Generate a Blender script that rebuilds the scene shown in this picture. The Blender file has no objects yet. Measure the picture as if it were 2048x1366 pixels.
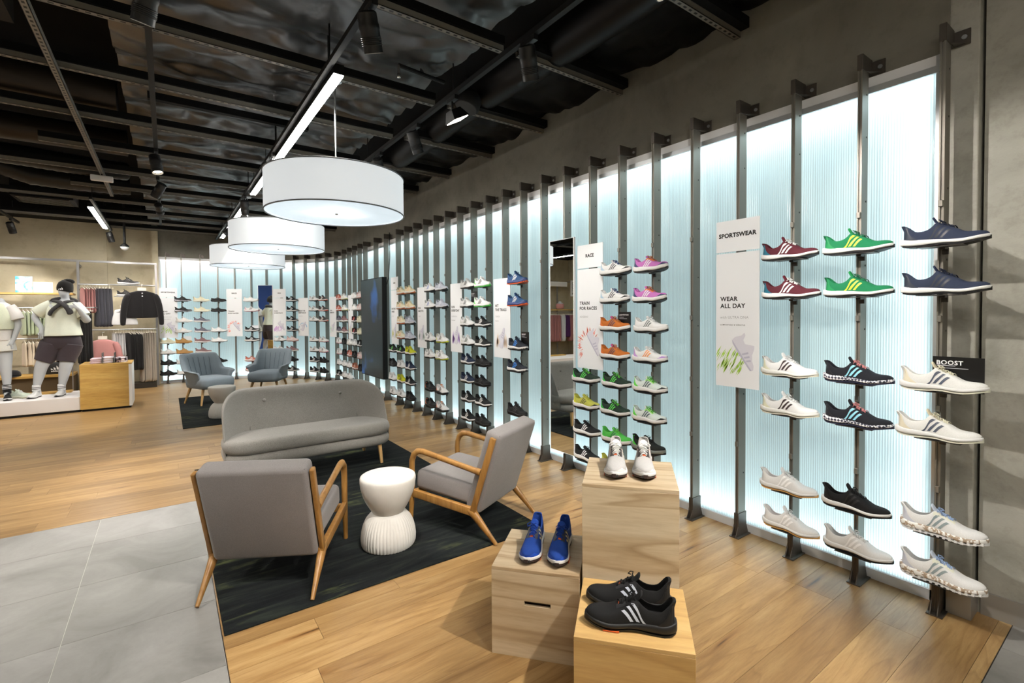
import bpy, bmesh, math, random
from mathutils import Vector, Matrix, noise
random.seed(7)
D = bpy.data
def tmp_dg():
    vl = TMP.view_layers[0]; vl.update(); return vl.depsgraph
SC = bpy.context.scene
COL = SC.collection
TMP = D.scenes.new('workbench')        # small side scene where modifiers are baked
PI = math.pi

# ---------------------------------------------------------------- camera
AL, TH, RO, F_PX, CY = 0.62187, 0.02206, -0.0064, 963.39, 647.67
EYE = Vector((0.0, 0.0, 1.5))
cam_data = D.cameras.new('camera'); cam = D.objects.new('camera', cam_data); COL.objects.link(cam)
cam_data.sensor_width = 36.0; cam_data.sensor_fit = 'HORIZONTAL'
cam_data.lens = F_PX / 2048 * 36.0
cam_data.shift_y = -(683 - CY) / 2048
cam_data.clip_start = 0.05; cam_data.clip_end = 100
_f0 = Vector((math.sin(AL), math.cos(AL), 0)); _r0 = Vector((math.cos(AL), -math.sin(AL), 0)); _u0 = Vector((0, 0, 1))
_fw = _f0 * math.cos(TH) - _u0 * math.sin(TH); _up = _f0 * math.sin(TH) + _u0 * math.cos(TH)
_ri = _r0 * math.cos(RO) + _up * math.sin(RO); _upi = -_r0 * math.sin(RO) + _up * math.cos(RO)
cam.matrix_world = Matrix(((_ri.x, _upi.x, -_fw.x, EYE.x), (_ri.y, _upi.y, -_fw.y, EYE.y), (_ri.z, _upi.z, -_fw.z, EYE.z), (0, 0, 0, 1)))
SC.camera = cam

# ---------------------------------------------------------------- world, exposure
w = D.worlds.new('world'); SC.world = w; w.use_nodes = True
w.node_tree.nodes['Background'].inputs[0].default_value = (0.9, 0.95, 1.0, 1)
w.node_tree.nodes['Background'].inputs[1].default_value = 0.02
SC.view_settings.view_transform = 'Standard'; SC.view_settings.look = 'None'
LEDW = 2.9        # watts per metre of the strips inside the lit wall
SHADE_E, DIFF_E, DRUM_W = 0.42, 0.05, 0.55     # drum pendants
LED_E = 78.0       # linear ceiling lights
SPOT_K_ = 3.2      # all track spotlights
SC.view_settings.exposure = 0.36; SC.view_settings.gamma = 1.0
SC.view_settings.use_curve_mapping = False
SC.cycles.use_denoising = True
SC.cycles.max_bounces = 5; SC.cycles.diffuse_bounces = 3; SC.cycles.glossy_bounces = 3
SC.cycles.use_light_tree = False; SC.cycles.use_adaptive_sampling = True; SC.cycles.adaptive_threshold = 0.08
SC.cycles.transmission_bounces = 4; SC.cycles.transparent_max_bounces = 8
SC.cycles.sample_clamp_indirect = 6.0
SC.cycles.caustics_reflective = False; SC.cycles.caustics_refractive = False

def aim(o, target):
    d = Vector(target) - o.location
    o.rotation_euler = d.to_track_quat('-Z', 'Y').to_euler()

def spot_light(loc, target, watts, deg=50, blend=0.4, col=(1.0, 0.90, 0.78), r=0.035):
    l = D.lights.new('spot_light', 'SPOT'); l.energy = watts; l.spot_size = math.radians(deg); l.spot_blend = blend
    l.color = col; l.shadow_soft_size = r
    o = D.objects.new('spot_light', l); COL.objects.link(o); o.location = loc; aim(o, target)
    return o

def area_light(loc, target, watts, sx, sy, col=(1, 1, 1), along=None, spread=PI):
    l = D.lights.new('strip_light', 'AREA'); l.shape = 'RECTANGLE'; l.size = sx; l.size_y = sy; l.energy = watts; l.color = col
    l.spread = spread
    o = D.objects.new('strip_light', l); COL.objects.link(o); o.location = loc
    z = -(Vector(target) - Vector(loc)).normalized()
    if along is None:
        aim(o, target)
    else:
        x = Vector(along).normalized(); x = (x - z * x.dot(z)).normalized(); y = z.cross(x)
        o.rotation_euler = Matrix((x, y, z)).transposed().to_euler()
    return o

# ---------------------------------------------------------------- geometry helpers
class MB:
    def __init__(s): s.v = []; s.f = []; s.m = []; s.cm = 0
    def add(s, vs, fs):
        b = len(s.v); s.v += [tuple(p) for p in vs]; s.f += [tuple(i + b for i in q) for q in fs]; s.m += [s.cm] * len(fs); return s
    def box(s, x0, x1, y0, y1, z0, z1):
        return s.add([(x0,y0,z0),(x1,y0,z0),(x1,y1,z0),(x0,y1,z0),(x0,y0,z1),(x1,y0,z1),(x1,y1,z1),(x0,y1,z1)],
                     [(0,3,2,1),(4,5,6,7),(0,1,5,4),(1,2,6,5),(2,3,7,6),(3,0,4,7)])
    def frustum(s, a, b, za, zb):   # a,b = (x0,x1,y0,y1)
        return s.add([(a[0],a[2],za),(a[1],a[2],za),(a[1],a[3],za),(a[0],a[3],za),(b[0],b[2],zb),(b[1],b[2],zb),(b[1],b[3],zb),(b[0],b[3],zb)],
                     [(0,3,2,1),(4,5,6,7),(0,1,5,4),(1,2,6,5),(2,3,7,6),(3,0,4,7)])
    def bar(s, p, q, w, h, up=(0,0,1)):
        p = Vector(p); q = Vector(q); d = (q - p).normalized(); u = Vector(up)
        a = d.cross(u)
        if a.length < 1e-5: a = d.cross(Vector((1,0,0)))
        a.normalize(); b = a.cross(d).normalized()
        vs = [c + a*(i*w/2) + b*(j*h/2) for c in (p, q) for i, j in ((-1,-1),(1,-1),(1,1),(-1,1))]
        return s.add(vs, [(0,1,2,3),(7,6,5,4),(0,4,5,1),(1,5,6,2),(2,6,7,3),(3,7,4,0)])
    def tube(s, pts, r, n=8, cap=True, closed=False, flat=1.0, up=(0,0,1)):
        pts = [Vector(p) for p in pts]; k = len(pts); rs = r if isinstance(r, (list, tuple)) else [r]*k
        rings = []; pu = None
        for i in range(k):
            if closed: t = pts[(i+1) % k] - pts[i-1]
            else: t = pts[min(i+1, k-1)] - pts[max(i-1, 0)]
            t.normalize()
            if pu is None:
                pu = t.cross(Vector(up))
                if pu.length < 1e-4: pu = t.cross(Vector((1,0.1,0)))
            a = (pu - t*pu.dot(t)).normalized(); b = t.cross(a); pu = a
            rings.append([pts[i] + a*math.cos(2*PI*j/n)*rs[i] + b*math.sin(2*PI*j/n)*rs[i]*flat for j in range(n)])
        return s.loft(rings, cap=cap and not closed, loop=closed)
    def loft(s, rings, cap=True, loop=False, ring_closed=True):
        n = len(rings[0]); k = len(rings); b = len(s.v)
        vs = [p for r in rings for p in r]; fs = []
        for i in range(k if loop else k-1):
            i2 = (i+1) % k
            for j in range(n if ring_closed else n-1):
                j2 = (j+1) % n
                fs.append((i*n+j, i*n+j2, i2*n+j2, i2*n+j))
        if cap and not loop: fs += [tuple(range(n-1, -1, -1)), tuple((k-1)*n+j for j in range(n))]
        return s.add(vs, fs)
    def lathe(s, prof, n=32, c=(0,0,0), rfun=None):
        rings = []
        for (r, z) in prof:
            rings.append([(c[0]+ (rfun(r,z,2*PI*j/n) if rfun else r)*math.cos(2*PI*j/n), c[1]+(rfun(r,z,2*PI*j/n) if rfun else r)*math.sin(2*PI*j/n), c[2]+z) for j in range(n)])
        return s.loft(rings)
    def cyl(s, p, q, r, n=12): return s.tube([p, q], r, n)
    def prism(s, poly, z0, z1):
        n = len(poly)
        return s.add([(x,y,z0) for x,y in poly] + [(x,y,z1) for x,y in poly],
            [tuple(range(n-1,-1,-1)), tuple(range(n,2*n))] + [(i,(i+1)%n,n+(i+1)%n,n+i) for i in range(n)])
    def grid(s, fn, nu, nv, flip=False):
        vs = [fn(i/(nu), j/(nv)) for i in range(nu+1) for j in range(nv+1)]; fs = []
        for i in range(nu):
            for j in range(nv):
                q = (i*(nv+1)+j, (i+1)*(nv+1)+j, (i+1)*(nv+1)+j+1, i*(nv+1)+j+1)
                fs.append(q[::-1] if flip else q)
        return s.add(vs, fs)
    def xf(s, M):
        s.v = [tuple(M @ Vector(p)) for p in s.v]; return s
    def mesh(s, name='mesh', smooth=False, bevel=0, seg=2, subd=0, solid=0, fixn=True, angle=None):
        me = D.meshes.new(name); me.from_pydata(s.v, [], s.f); 
        nm = max(s.m) + 1 if s.m else 1
        for _ in range(nm): me.materials.append(None)
        if nm > 1: me.polygons.foreach_set('material_index', s.m)
        if fixn:
            bm = bmesh.new(); bm.from_mesh(me); bmesh.ops.remove_doubles(bm, verts=bm.verts, dist=1e-6)
            bmesh.ops.recalc_face_normals(bm, faces=bm.faces); bm.to_mesh(me); bm.free()
        if bevel or subd or solid:
            o = D.objects.new('tmp', me); TMP.collection.objects.link(o)
            if solid:
                m = o.modifiers.new('s', 'SOLIDIFY'); m.thickness = solid; m.offset = -1
            if bevel:
                m = o.modifiers.new('b', 'BEVEL'); m.width = bevel; m.segments = seg; m.limit_method = 'ANGLE'; m.angle_limit = math.radians(40)
            if subd:
                m = o.modifiers.new('d', 'SUBSURF'); m.levels = subd; m.render_levels = subd
            dg = tmp_dg()
            me2 = D.meshes.new_from_object(o.evaluated_get(dg)); D.objects.remove(o); me = me2
            me.name = name
        if smooth:
            for p in me.polygons: p.use_smooth = True
            if angle or bevel:
                me.set_sharp_from_angle(angle=math.radians(angle or 50))
        me.update()
        return me
    def build(s, name, mat, parent=None, loc=None, **kw):
        return place(name, s.mesh(name, **kw), mat, parent, loc)

def place(name, me, mat=None, parent=None, loc=None, rot=None, scale=None):
    o = D.objects.new(name, me); COL.objects.link(o)
    mats = mat if isinstance(mat, (list, tuple)) else [mat]
    for i, m in enumerate(mats):
        if m is None: continue
        if i >= len(me.materials): me.materials.append(None)
        o.material_slots[i].link = 'OBJECT'; o.material_slots[i].material = m
    if parent: o.parent = parent
    if loc is not None: o.location = loc
    if rot is not None: o.rotation_euler = rot if not isinstance(rot, (int, float)) else (0, 0, rot)
    if scale is not None: o.scale = scale
    return o

def tag(o, label, cat, group=None):
    o['label'] = label; o['category'] = cat
    if group: o['group'] = group
    return o
def thing(name, label, cat, loc=(0,0,0), rz=0.0, group=None):
    o = D.objects.new(name, None); COL.objects.link(o); o.location = loc; o.rotation_euler = (0,0,rz); o.empty_display_size = 0.05
    return tag(o, label, cat, group)
def struct(o): o['kind'] = 'structure'; return o
def stuff(o): o['kind'] = 'stuff'; return o

def smoothstep(a, b, x):
    t = max(0, min(1, (x-a)/(b-a))); return t*t*(3-2*t)
def lerp(a, b, t): return a + (b-a)*t
def curve(keys, u):
    # smooth piecewise interpolation through (u,value) keys
    if u <= keys[0][0]: return keys[0][1]
    for i in range(len(keys)-1):
        a, b = keys[i], keys[i+1]
        if u <= b[0]:
            t = (u-a[0])/(b[0]-a[0])
            m0 = ((b[1]-keys[i-1][1])/(b[0]-keys[i-1][0]) if i > 0 else (b[1]-a[1])/(b[0]-a[0]))*(b[0]-a[0])
            m1 = ((keys[i+2][1]-a[1])/(keys[i+2][0]-a[0]) if i+2 < len(keys) else (b[1]-a[1])/(b[0]-a[0]))*(b[0]-a[0])
            return (2*t**3-3*t*t+1)*a[1] + (t**3-2*t*t+t)*m0 + (-2*t**3+3*t*t)*b[1] + (t**3-t*t)*m1
    return keys[-1][1]
def rrect(x0, x1, y0, y1, r, n=6):
    out = []
    for cx, cy, a0 in ((x1-r,y0+r,-90),(x1-r,y1-r,0),(x0+r,y1-r,90),(x0+r,y0+r,180)):
        for k in range(n+1):
            a = math.radians(a0 + 90*k/n); out.append((cx + r*math.cos(a), cy + r*math.sin(a)))
    return out

# ---------------------------------------------------------------- materials
def lin(c):
    return tuple(((x/255)/12.92 if x/255 <= 0.04045 else ((x/255+0.055)/1.055)**2.4) for x in c)
_M = {}
class NT:
    def __init__(s, name):
        s.m = D.materials.new(name); s.m.use_nodes = True; s.t = s.m.node_tree; s.n = s.t.nodes
        s.b = s.n['Principled BSDF']; s.out = s.n['Material Output']
    def N(s, typ, **kw):
        n = s.n.new(typ)
        for k, v in kw.items():
            if k in n.inputs and not hasattr(n, k): n.inputs[k].default_value = v
            else: setattr(n, k, v)
        return n
    def L(s, a, b): s.t.links.new(a, b)
    def ramp(s, fac, stops):
        r = s.N('ShaderNodeValToRGB'); s.L(fac, r.inputs[0]); e = r.color_ramp.elements
        while len(e) < len(stops): e.new(0.5)
        for i, (p, c) in enumerate(stops): e[i].position = p; e[i].color = (*c, 1)
        return r.outputs[0]
    def mapping(s, coord='Object', scale=(1,1,1), rot=(0,0,0), loc=(0,0,0)):
        tc = s.N('ShaderNodeTexCoord'); mp = s.N('ShaderNodeMapping'); s.L(tc.outputs[coord], mp.inputs[0])
        mp.inputs['Scale'].default_value = scale; mp.inputs['Rotation'].default_value = rot; mp.inputs['Location'].default_value = loc
        return mp
    def noise(s, vec, scale=5, detail=4, rough=0.5, dist=0.0):
        n = s.N('ShaderNodeTexNoise'); n.inputs['Scale'].default_value = scale; n.inputs['Detail'].default_value = detail
        n.inputs['Roughness'].default_value = rough; n.inputs['Distortion'].default_value = dist
        if vec is not None: s.L(vec, n.inputs['Vector'])
        return n
    def mix(s, fac, a, b, mode='MIX'):
        m = s.N('ShaderNodeMix', data_type='RGBA', blend_type=mode)
        for sock, v in ((m.inputs[0], fac), (m.inputs[6], a), (m.inputs[7], b)):
            if hasattr(v, 'is_output'): s.L(v, sock)
            elif isinstance(v, (int, float)): sock.default_value = v
            else: sock.default_value = (*v, 1)
        return m.outputs[2]
    def bump(s, h, strength=0.3, dist=0.01):
        b = s.N('ShaderNodeBump'); b.inputs['Strength'].default_value = strength; b.inputs['Distance'].default_value = dist
        s.L(h, b.inputs['Height']); s.L(b.outputs[0], s.b.inputs['Normal']); return b
    def col(s, v):
        if hasattr(v, 'is_output'): s.L(v, s.b.inputs['Base Color'])
        else: s.b.inputs['Base Color'].default_value = (*v, 1)

def mat(name, rgb, rough=0.6, metal=0.0, spec=0.5, emit=None, es=0.0, noise_amt=0.0, nscale=40, bump=0.0, bscale=300, sheen=0.0, coord='Object'):
    if name in _M: return _M[name]
    t = NT(name); c = lin(rgb); b = t.b
    b.inputs['Roughness'].default_value = rough; b.inputs['Metallic'].default_value = metal; b.inputs['Specular IOR Level'].default_value = spec
    if sheen: b.inputs['Sheen Weight'].default_value = sheen
    t.col(c)
    if noise_amt or bump:
        mp = t.mapping(coord)
    if noise_amt:
        n = t.noise(mp.outputs[0], nscale, 5, 0.6)
        t.col(t.ramp(n.outputs[0], [(0.3, tuple(x*(1-noise_amt) for x in c)), (0.7, tuple(min(1, x*(1+noise_amt)) for x in c))]))
    if bump:
        n2 = t.noise(mp.outputs[0], bscale, 3, 0.6); t.bump(n2.outputs[0], bump, 0.002)
    if emit is not None:
        b.inputs['Emission Color'].default_value = (*lin(emit), 1); b.inputs['Emission Strength'].default_value = es
    _M[name] = t.m
    return t.m

def wood(name, c0, c1, c2, scale=1.0, axis=0, rough=0.45, knots=0.5, rnd=0.0, grain=1.0, bands=0.35, k_scale=0.33, flat=False):
    """long-grain timber; axis = direction the grain runs along"""
    if name in _M: return _M[name]
    t = NT(name); sc = [9*scale]*3; sc[axis] = 0.9*scale
    mp = t.mapping('Object', tuple(sc)); vec = mp.outputs[0]
    oi = t.N('ShaderNodeObjectInfo')
    add = t.N('ShaderNodeVectorMath', operation='MULTIPLY_ADD'); t.L(oi.outputs['Random'], add.inputs[0])
    add.inputs[1].default_value = (37, 53, 71); t.L(vec, add.inputs[2]); vec = add.outputs[0]
    n1 = t.noise(vec, 0.55, 3, 0.5, 0.4*grain)                      # slow drift that bends the year rings
    mul = t.N('ShaderNodeMath', operation='MULTIPLY'); t.L(n1.outputs[0], mul.inputs[0]); mul.inputs[1].default_value = 9.0
    fr_ = t.N('ShaderNodeMath', operation='FRACT'); t.L(mul.outputs[0], fr_.inputs[0])
    n3 = t.noise(vec, 13, 3, 0.7); n4 = t.noise(vec, 1.6, 4, 0.6)
    base = t.ramp(n4.outputs[0], [(0.25, lin(c0)), (0.52, lin(c1)), (0.78, lin(c2))])
    g = t.ramp(fr_.outputs[0], [(0.0, (0.66, 0.58, 0.48)), (0.10, (0.86, 0.81, 0.74)), (0.45, (1, 1, 1)), (0.92, (1, 0.99, 0.97)), (1.0, (0.70, 0.62, 0.52))])
    col = t.mix(bands, base, g, 'MULTIPLY')
    f = t.ramp(n3.outputs[0], [(0.32, (0.74, 0.69, 0.62)), (0.58, (1, 1, 1))])
    col = t.mix(0.55, col, f, 'MULTIPLY')
    if knots:
        vo = t.N('ShaderNodeTexVoronoi'); vo.inputs['Scale'].default_value = k_scale
        if flat: vo.voronoi_dimensions = '2D'
        nn = t.noise(vec, 2.0, 2); av = t.N('ShaderNodeVectorMath', operation='MULTIPLY_ADD'); t.L(nn.outputs[1], av.inputs[0]); av.inputs[1].default_value = (.5, .5, .5); t.L(vec, av.inputs[2])
        t.L(av.outputs[0], vo.inputs['Vector'])
        k = t.ramp(vo.outputs[0], [(0.010, (0.10, 0.06, 0.035)), (0.024, (0.50, 0.37, 0.26)), (0.050, (0.86, 0.78, 0.70)), (0.10, (1, 1, 1))] if flat else [(0.05, (0.10, 0.06, 0.035)), (0.12, (0.62, 0.48, 0.36)), (0.22, (1, 1, 1))])
        col = t.mix(knots, col, k, 'MULTIPLY')
    if rnd:
        rr = t.ramp(oi.outputs['Random'], [(0.0, (1-rnd, 1-rnd*1.12, 1-rnd*1.25)), (0.5, (1, 1, 1)), (1.0, (1+rnd*.3, 1+rnd*.3, 1+rnd*.25))])
        col = t.mix(1.0, col, rr, 'MULTIPLY')
    t.col(col); t.b.inputs['Roughness'].default_value = rough
    t.bump(n3.outputs[0], 0.08, 0.002)
    _M[name] = t.m
    return t.m

def fabric(name, rgb, amt=0.12, scale=260, rough=0.95, bump=0.4):
    if name in _M: return _M[name]
    t = NT(name); c = lin(rgb); mp = t.mapping('Object')
    n = t.noise(mp.outputs[0], scale, 2, 0.7); n2 = t.noise(mp.outputs[0], 6, 3, 0.6)
    a = t.ramp(n.outputs[0], [(0.3, tuple(x*(1-2*amt) for x in c)), (0.7, tuple(min(1, x*(1+amt)) for x in c))])
    b = t.ramp(n2.outputs[0], [(0.3, (0.93,)*3), (0.7, (1, 1, 1))])
    t.col(t.mix(1.0, a, b, 'MULTIPLY')); t.b.inputs['Roughness'].default_value = rough; t.b.inputs['Specular IOR Level'].default_value = 0.25
    t.b.inputs['Sheen Weight'].default_value = 0.15
    t.bump(n.outputs[0], bump, 0.0015)
    _M[name] = t.m
    return t.m

def concrete(name, c0, c1, c2, scale=1.0, rough=0.75):
    if name in _M: return _M[name]
    t = NT(name); mp = t.mapping('Object')
    n1 = t.noise(mp.outputs[0], 1.1*scale, 6, 0.62, 0.6); n2 = t.noise(mp.outputs[0], 9*scale, 5, 0.65); n3 = t.noise(mp.outputs[0], 60*scale, 3)
    a = t.ramp(n1.outputs[0], [(0.32, lin(c0)), (0.5, lin(c1)), (0.7, lin(c2))])
    b = t.ramp(n2.outputs[0], [(0.28, (0.78, 0.77, 0.74)), (0.5, (1, 1, 1))])
    t.col(t.mix(0.7, a, b, 'MULTIPLY')); t.b.inputs['Roughness'].default_value = rough
    mx = t.mix(0.35, n2.outputs[0], n3.outputs[0])
    t.bump(mx, 0.25, 0.006)
    _M[name] = t.m
    return t.m

WHITE = mat('white_paint', (235, 236, 238), 0.5)
BLACK = mat('black_paint', (11, 11, 12), 0.6, 0, 0.3)
DARK = mat('dark_soffit', (13, 12, 12), 0.9, 0, 0.2)
STEEL = mat('bronze_steel', (128, 124, 116), 0.42, 0.6)
STEEL_D = mat('dark_steel', (66, 62, 58), 0.4, 0.6)
ALU = mat('aluminium', (200, 203, 206), 0.35, 0.9)
CHROME = mat('chrome', (215, 215, 215), 0.15, 1.0)
GREYMET = mat('grey_rack_metal', (150, 149, 150), 0.4, 0.6)

# ================================================================ the setting
OFF_FACE = 0.13                      # lit wall face behind the line of posts
S_ARC = 10.4; R_ARC = 2.6; S_END = S_ARC + R_ARC*PI/2
def path(s, off=0.0, z=0.0):
    if s <= S_ARC: return Vector((3.07 + off, s, z))
    if s <= S_END:
        t = (s - S_ARC)/R_ARC; r = R_ARC + off
        return Vector((0.47 + r*math.cos(t), S_ARC + r*math.sin(t), z))
    return Vector((0.47 - (s - S_END), 13.0 + off, z))
def path_dir(s):                     # rz so that local +x points back along the wall (to the near end), local +y into the wall
    if s <= S_ARC: t = 0
    elif s <= S_END: t = (s - S_ARC)/R_ARC
    else: t = PI/2
    return t - PI/2
S0, S1 = 0.72, 15.05

OAK = wood('oak_plank', (136, 104, 64), (164, 131, 86), (182, 152, 106), 1.0, 0, 0.34, 0.85, 0.24, 1.0, 0.6, 0.42, True)
t = NT('oak_far'); mp = t.mapping('Object'); br = t.N('ShaderNodeTexBrick'); t.L(mp.outputs[0], br.inputs[0])
br.offset = 0.37; br.inputs['Scale'].default_value = 1.0; br.inputs['Brick Width'].default_value = 1.55; br.inputs['Row Height'].default_value = 0.18; br.inputs['Mortar Size'].default_value = 0.003
br.inputs['Color1'].default_value = (*lin((172, 140, 94)), 1); br.inputs['Color2'].default_value = (*lin((154, 122, 78)), 1); br.inputs['Mortar'].default_value = (*lin((110, 80, 48)), 1)
mp2 = t.mapping('Object', (0.9, 9, 9)); nz = t.noise(mp2.outputs[0], 1.5, 6, 0.6, 0.8)
t.col(t.mix(0.6, br.outputs[0], t.ramp(nz.outputs[0], [(0.3, (0.72, 0.66, 0.58)), (0.65, (1.05, 1.03, 1))]), 'MULTIPLY')); t.b.inputs['Roughness'].default_value = 0.36
OAK_FAR = t.m
t = NT('grey_tile'); mp = t.mapping('Object'); oi = t.N('ShaderNodeObjectInfo')
va = t.N('ShaderNodeVectorMath', operation='MULTIPLY_ADD'); t.L(oi.outputs['Random'], va.inputs[0]); va.inputs[1].default_value = (31, 17, 5); t.L(mp.outputs[0], va.inputs[2])
n1 = t.noise(va.outputs[0], 2.2, 6, 0.6, 0.8); n2 = t.noise(va.outputs[0], 40, 4, 0.6)
a = t.ramp(n1.outputs[0], [(0.3, lin((114, 112, 109))), (0.55, lin((137, 135, 132))), (0.75, lin((152, 150, 148)))])
t.col(t.mix(0.35, a, t.ramp(n2.outputs[0], [(0.3, (0.85,)*3), (0.6, (1, 1, 1))]), 'MULTIPLY')); t.b.inputs['Roughness'].default_value = 0.42
TILE = t.m
GROUT = mat('grout', (196, 194, 188), 0.9)
SLAB = mat('floor_bed', (58, 44, 30), 0.9)

# ---- floor: bed, oak planks, grey tiles
fl = struct(MB().box(-6.2, 3.6, -3.2, 14.0, -0.10, -0.012).build('floor', SLAB))
def plank(x0, x1, y0, y1):
    MB().box(x0+0.0007, x1-0.0007, y0+0.0007, y1-0.0007, -0.012, 0.0).build('plank', OAK, fl)
rows = [0.455] + [0.5 + 0.18*k for k in range(0, 43)]
X_TILE, Y_TILE = 0.185, 4.635
for i in range(len(rows)-1):
    y0, y1 = rows[i], rows[i+1]
    segs = [(y0, y1)]
    if y0 < Y_TILE < y1: segs = [(y0, Y_TILE), (Y_TILE, y1)]
    for ya, yb in segs:
        xl = X_TILE if yb <= Y_TILE + 1e-6 else -3.6
        x = 3.262; xs = [x]
        while x > xl:
            step = random.choice((0.55, 1.05, 1.3, 1.5, 1.75, 1.9)) if len(xs) > 1 else random.uniform(0.35, 1.8)
            x = max(xl, x - step)
            if x - xl < 0.3: x = xl
            xs.append(x)
        for a, b in zip(xs[1:], xs): plank(a, b, ya, yb)
Y_FAR = rows[-1]
MB().box(-6.2, 3.3, Y_FAR, 13.6, -0.012, 0.0).build('far_planks', OAK_FAR, fl)
MB().box(-6.2, -3.6, Y_TILE, Y_FAR, -0.012, 0.0).build('far_planks', OAK_FAR, fl)
# tiles: bed of grout, tiles proud of it
MB().box(-6.2, X_TILE-0.002, -3.2, Y_TILE-0.002, -0.012, -0.0015).build('grout', GROUT, fl)
MB().box(X_TILE-0.002, 3.3, -3.2, 0.453, -0.012, -0.0015).build('grout', GROUT, fl)
def tile(x0, x1, y0, y1):
    MB().box(x0+0.0012, x1-0.0012, y0+0.0012, y1-0.0012, -0.004, 0.0).build('tile', TILE, fl)
tx = [X_TILE-0.003] + [-0.42 - 0.604*k for k in range(0, 7)]
ty = [Y_TILE-0.002, 4.140, 3.543, 2.957, 2.370] + [2.370 - 0.59*k for k in range(1, 7)]
for i in range(len(tx)-1):
    for j in range(len(ty)-1): tile(tx[i+1], tx[i], ty[j+1], ty[j])
txr = [3.26, 2.99, 2.39, 1.79, 1.19, 0.59, X_TILE]
for i in range(len(txr)-1):
    for a, b in ((0.30, 0.453), (-0.29, 0.30), (-0.88, -0.29)): tile(txr[i+1], txr[i], a, b)
# thin dark metal edge between oak and tile
struct(MB().box(X_TILE-0.0025, X_TILE+0.0005, -0.9, Y_TILE, -0.01, 0.0015).box(X_TILE, 3.26, 0.4525, 0.4555, -0.01, 0.0015).build('trim_1', STEEL_D))

# ---- walls
PLASTER = concrete('plaster', (104, 101, 92), (120, 117, 107), (132, 129, 119), 1.0)
CONC = concrete('rough_concrete', (134, 132, 124), (158, 156, 147), (174, 172, 163), 2.2)
BACKW = concrete('back_plaster', (178, 166, 140), (192, 181, 154), (200, 190, 166), 0.8)
def ribbon(s0, s1, off0, off1, z0, z1, n=64, seg=None):
    ss = [s0] + [s for s in (seg or []) if s0 < s < s1] + [s1]
    ring = []
    k = max(2, n); pts = [s0 + (s1-s0)*i/k for i in range(k+1)]
    return MB().loft([[path(s, off0, z0), path(s, off1, z0), path(s, off1, z1), path(s, off0, z1)] for s in pts])
struct(ribbon(S0-0.02, S1+0.10, OFF_FACE, 0.45, 2.79, 3.62, 90).build('wall_right', PLASTER, smooth=True, angle=30))
struct(ribbon(S0-0.02, S1+0.02, 0.285, 0.45, 0.0, 2.79, 90).build('wall_behind_lightbox', WHITE, smooth=True, angle=30))
pier = MB().box(3.205, 3.52, 0.590, 0.71, 0, 3.62)
struct(pier.build('wall_pier', CONC, bevel=0.006))
struct(MB().box(3.255, 3.6, -3.2, 0.578, 0, 3.62).build('wall_near_right', CONC))
struct(MB().box(3.208, 3.255, 0.71, 0.716, 0, 3.62).build('wall_reveal', PLASTER))
SKIRT = mat('skirting', (150, 146, 140), 0.4, 0.3)
struct(MB().box(3.243, 3.255, -3.2, 0.566, 0.0, 0.115).build('baseboard_right', SKIRT))
struct(MB().box(3.125, 3.255, 0.578, 0.672, 0, 0.115).build('baseboard_pier', SKIRT, bevel=0.002, seg=1))
XL = path(S1, 0).x
bw = MB().box(-6.2, XL-0.10, 13.3, 13.6, 0, 3.9)
struct(bw.build('wall_back', BACKW))
struct(MB().box(-6.2, -1.0, 13.24, 13.3, 0, 3.45).build('wall_back_pilaster', BACKW))
struct(MB().box(XL-0.14, XL-0.03, 13.05, 13.4, 0, 3.62).build('wall_return', BACKW))
struct(MB().box(-6.3, -6.0, -3.2, 13.6, 0, 3.9).build('wall_left', BACKW))
struct(MB().box(-6.2, 3.6, -3.4, -3.2, 0, 3.9).build('wall_front', BACKW))

# ---- lit wall: frame, ribbed translucent sheets, strips of light behind
t = NT('ribbed_sheet'); t.n.remove(t.b)
tcn = t.N('ShaderNodeTexCoord'); sx = t.N('ShaderNodeSeparateXYZ'); t.L(tcn.outputs['UV'], sx.inputs[0])
mm = t.N('ShaderNodeMath', operation='MULTIPLY'); t.L(sx.outputs[0], mm.inputs[0]); mm.inputs[1].default_value = 2*PI/0.0125
sn = t.N('ShaderNodeMath', operation='SINE'); t.L(mm.outputs[0], sn.inputs[0])
bp = t.N('ShaderNodeBump'); bp.inputs['Strength'].default_value = 0.35; bp.inputs['Distance'].default_value = 0.003; t.L(sn.outputs[0], bp.inputs['Height'])
rib = t.N('ShaderNodeMapRange'); t.L(sn.outputs[0], rib.inputs[0]); rib.inputs[1].default_value = -1; rib.inputs[2].default_value = -0.55; rib.inputs[3].default_value = 0.60; rib.inputs[4].default_value = 1.0
tint = t.mix(1.0, (0.64, 0.80, 0.815), (1, 1, 1), 'MULTIPLY')
mulc = t.N('ShaderNodeMix', data_type='RGBA', blend_type='MULTIPLY'); mulc.inputs[0].default_value = 1; t.L(tint, mulc.inputs[6]); t.L(rib.outputs[0], mulc.inputs[7])
tr = t.N('ShaderNodeBsdfTranslucent'); t.L(mulc.outputs[2], tr.inputs[0]); t.L(bp.outputs[0], tr.inputs['Normal'])
df = t.N('ShaderNodeBsdfDiffuse'); t.L(mulc.outputs[2], df.inputs[0])
gl = t.N('ShaderNodeBsdfGlossy'); gl.inputs['Roughness'].default_value = 0.16; t.L(bp.outputs[0], gl.inputs['Normal']); gl.inputs[0].default_value = (0.9, 0.95, 0.95, 1)
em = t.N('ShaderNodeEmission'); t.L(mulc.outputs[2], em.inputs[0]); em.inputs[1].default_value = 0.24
m1 = t.N('ShaderNodeMixShader'); m1.inputs[0].default_value = 0.25; t.L(tr.outputs[0], m1.inputs[1]); t.L(df.outputs[0], m1.inputs[2])
fr = t.N('ShaderNodeFresnel'); fr.inputs[0].default_value = 1.45; t.L(bp.outputs[0], fr.inputs['Normal'])
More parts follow.
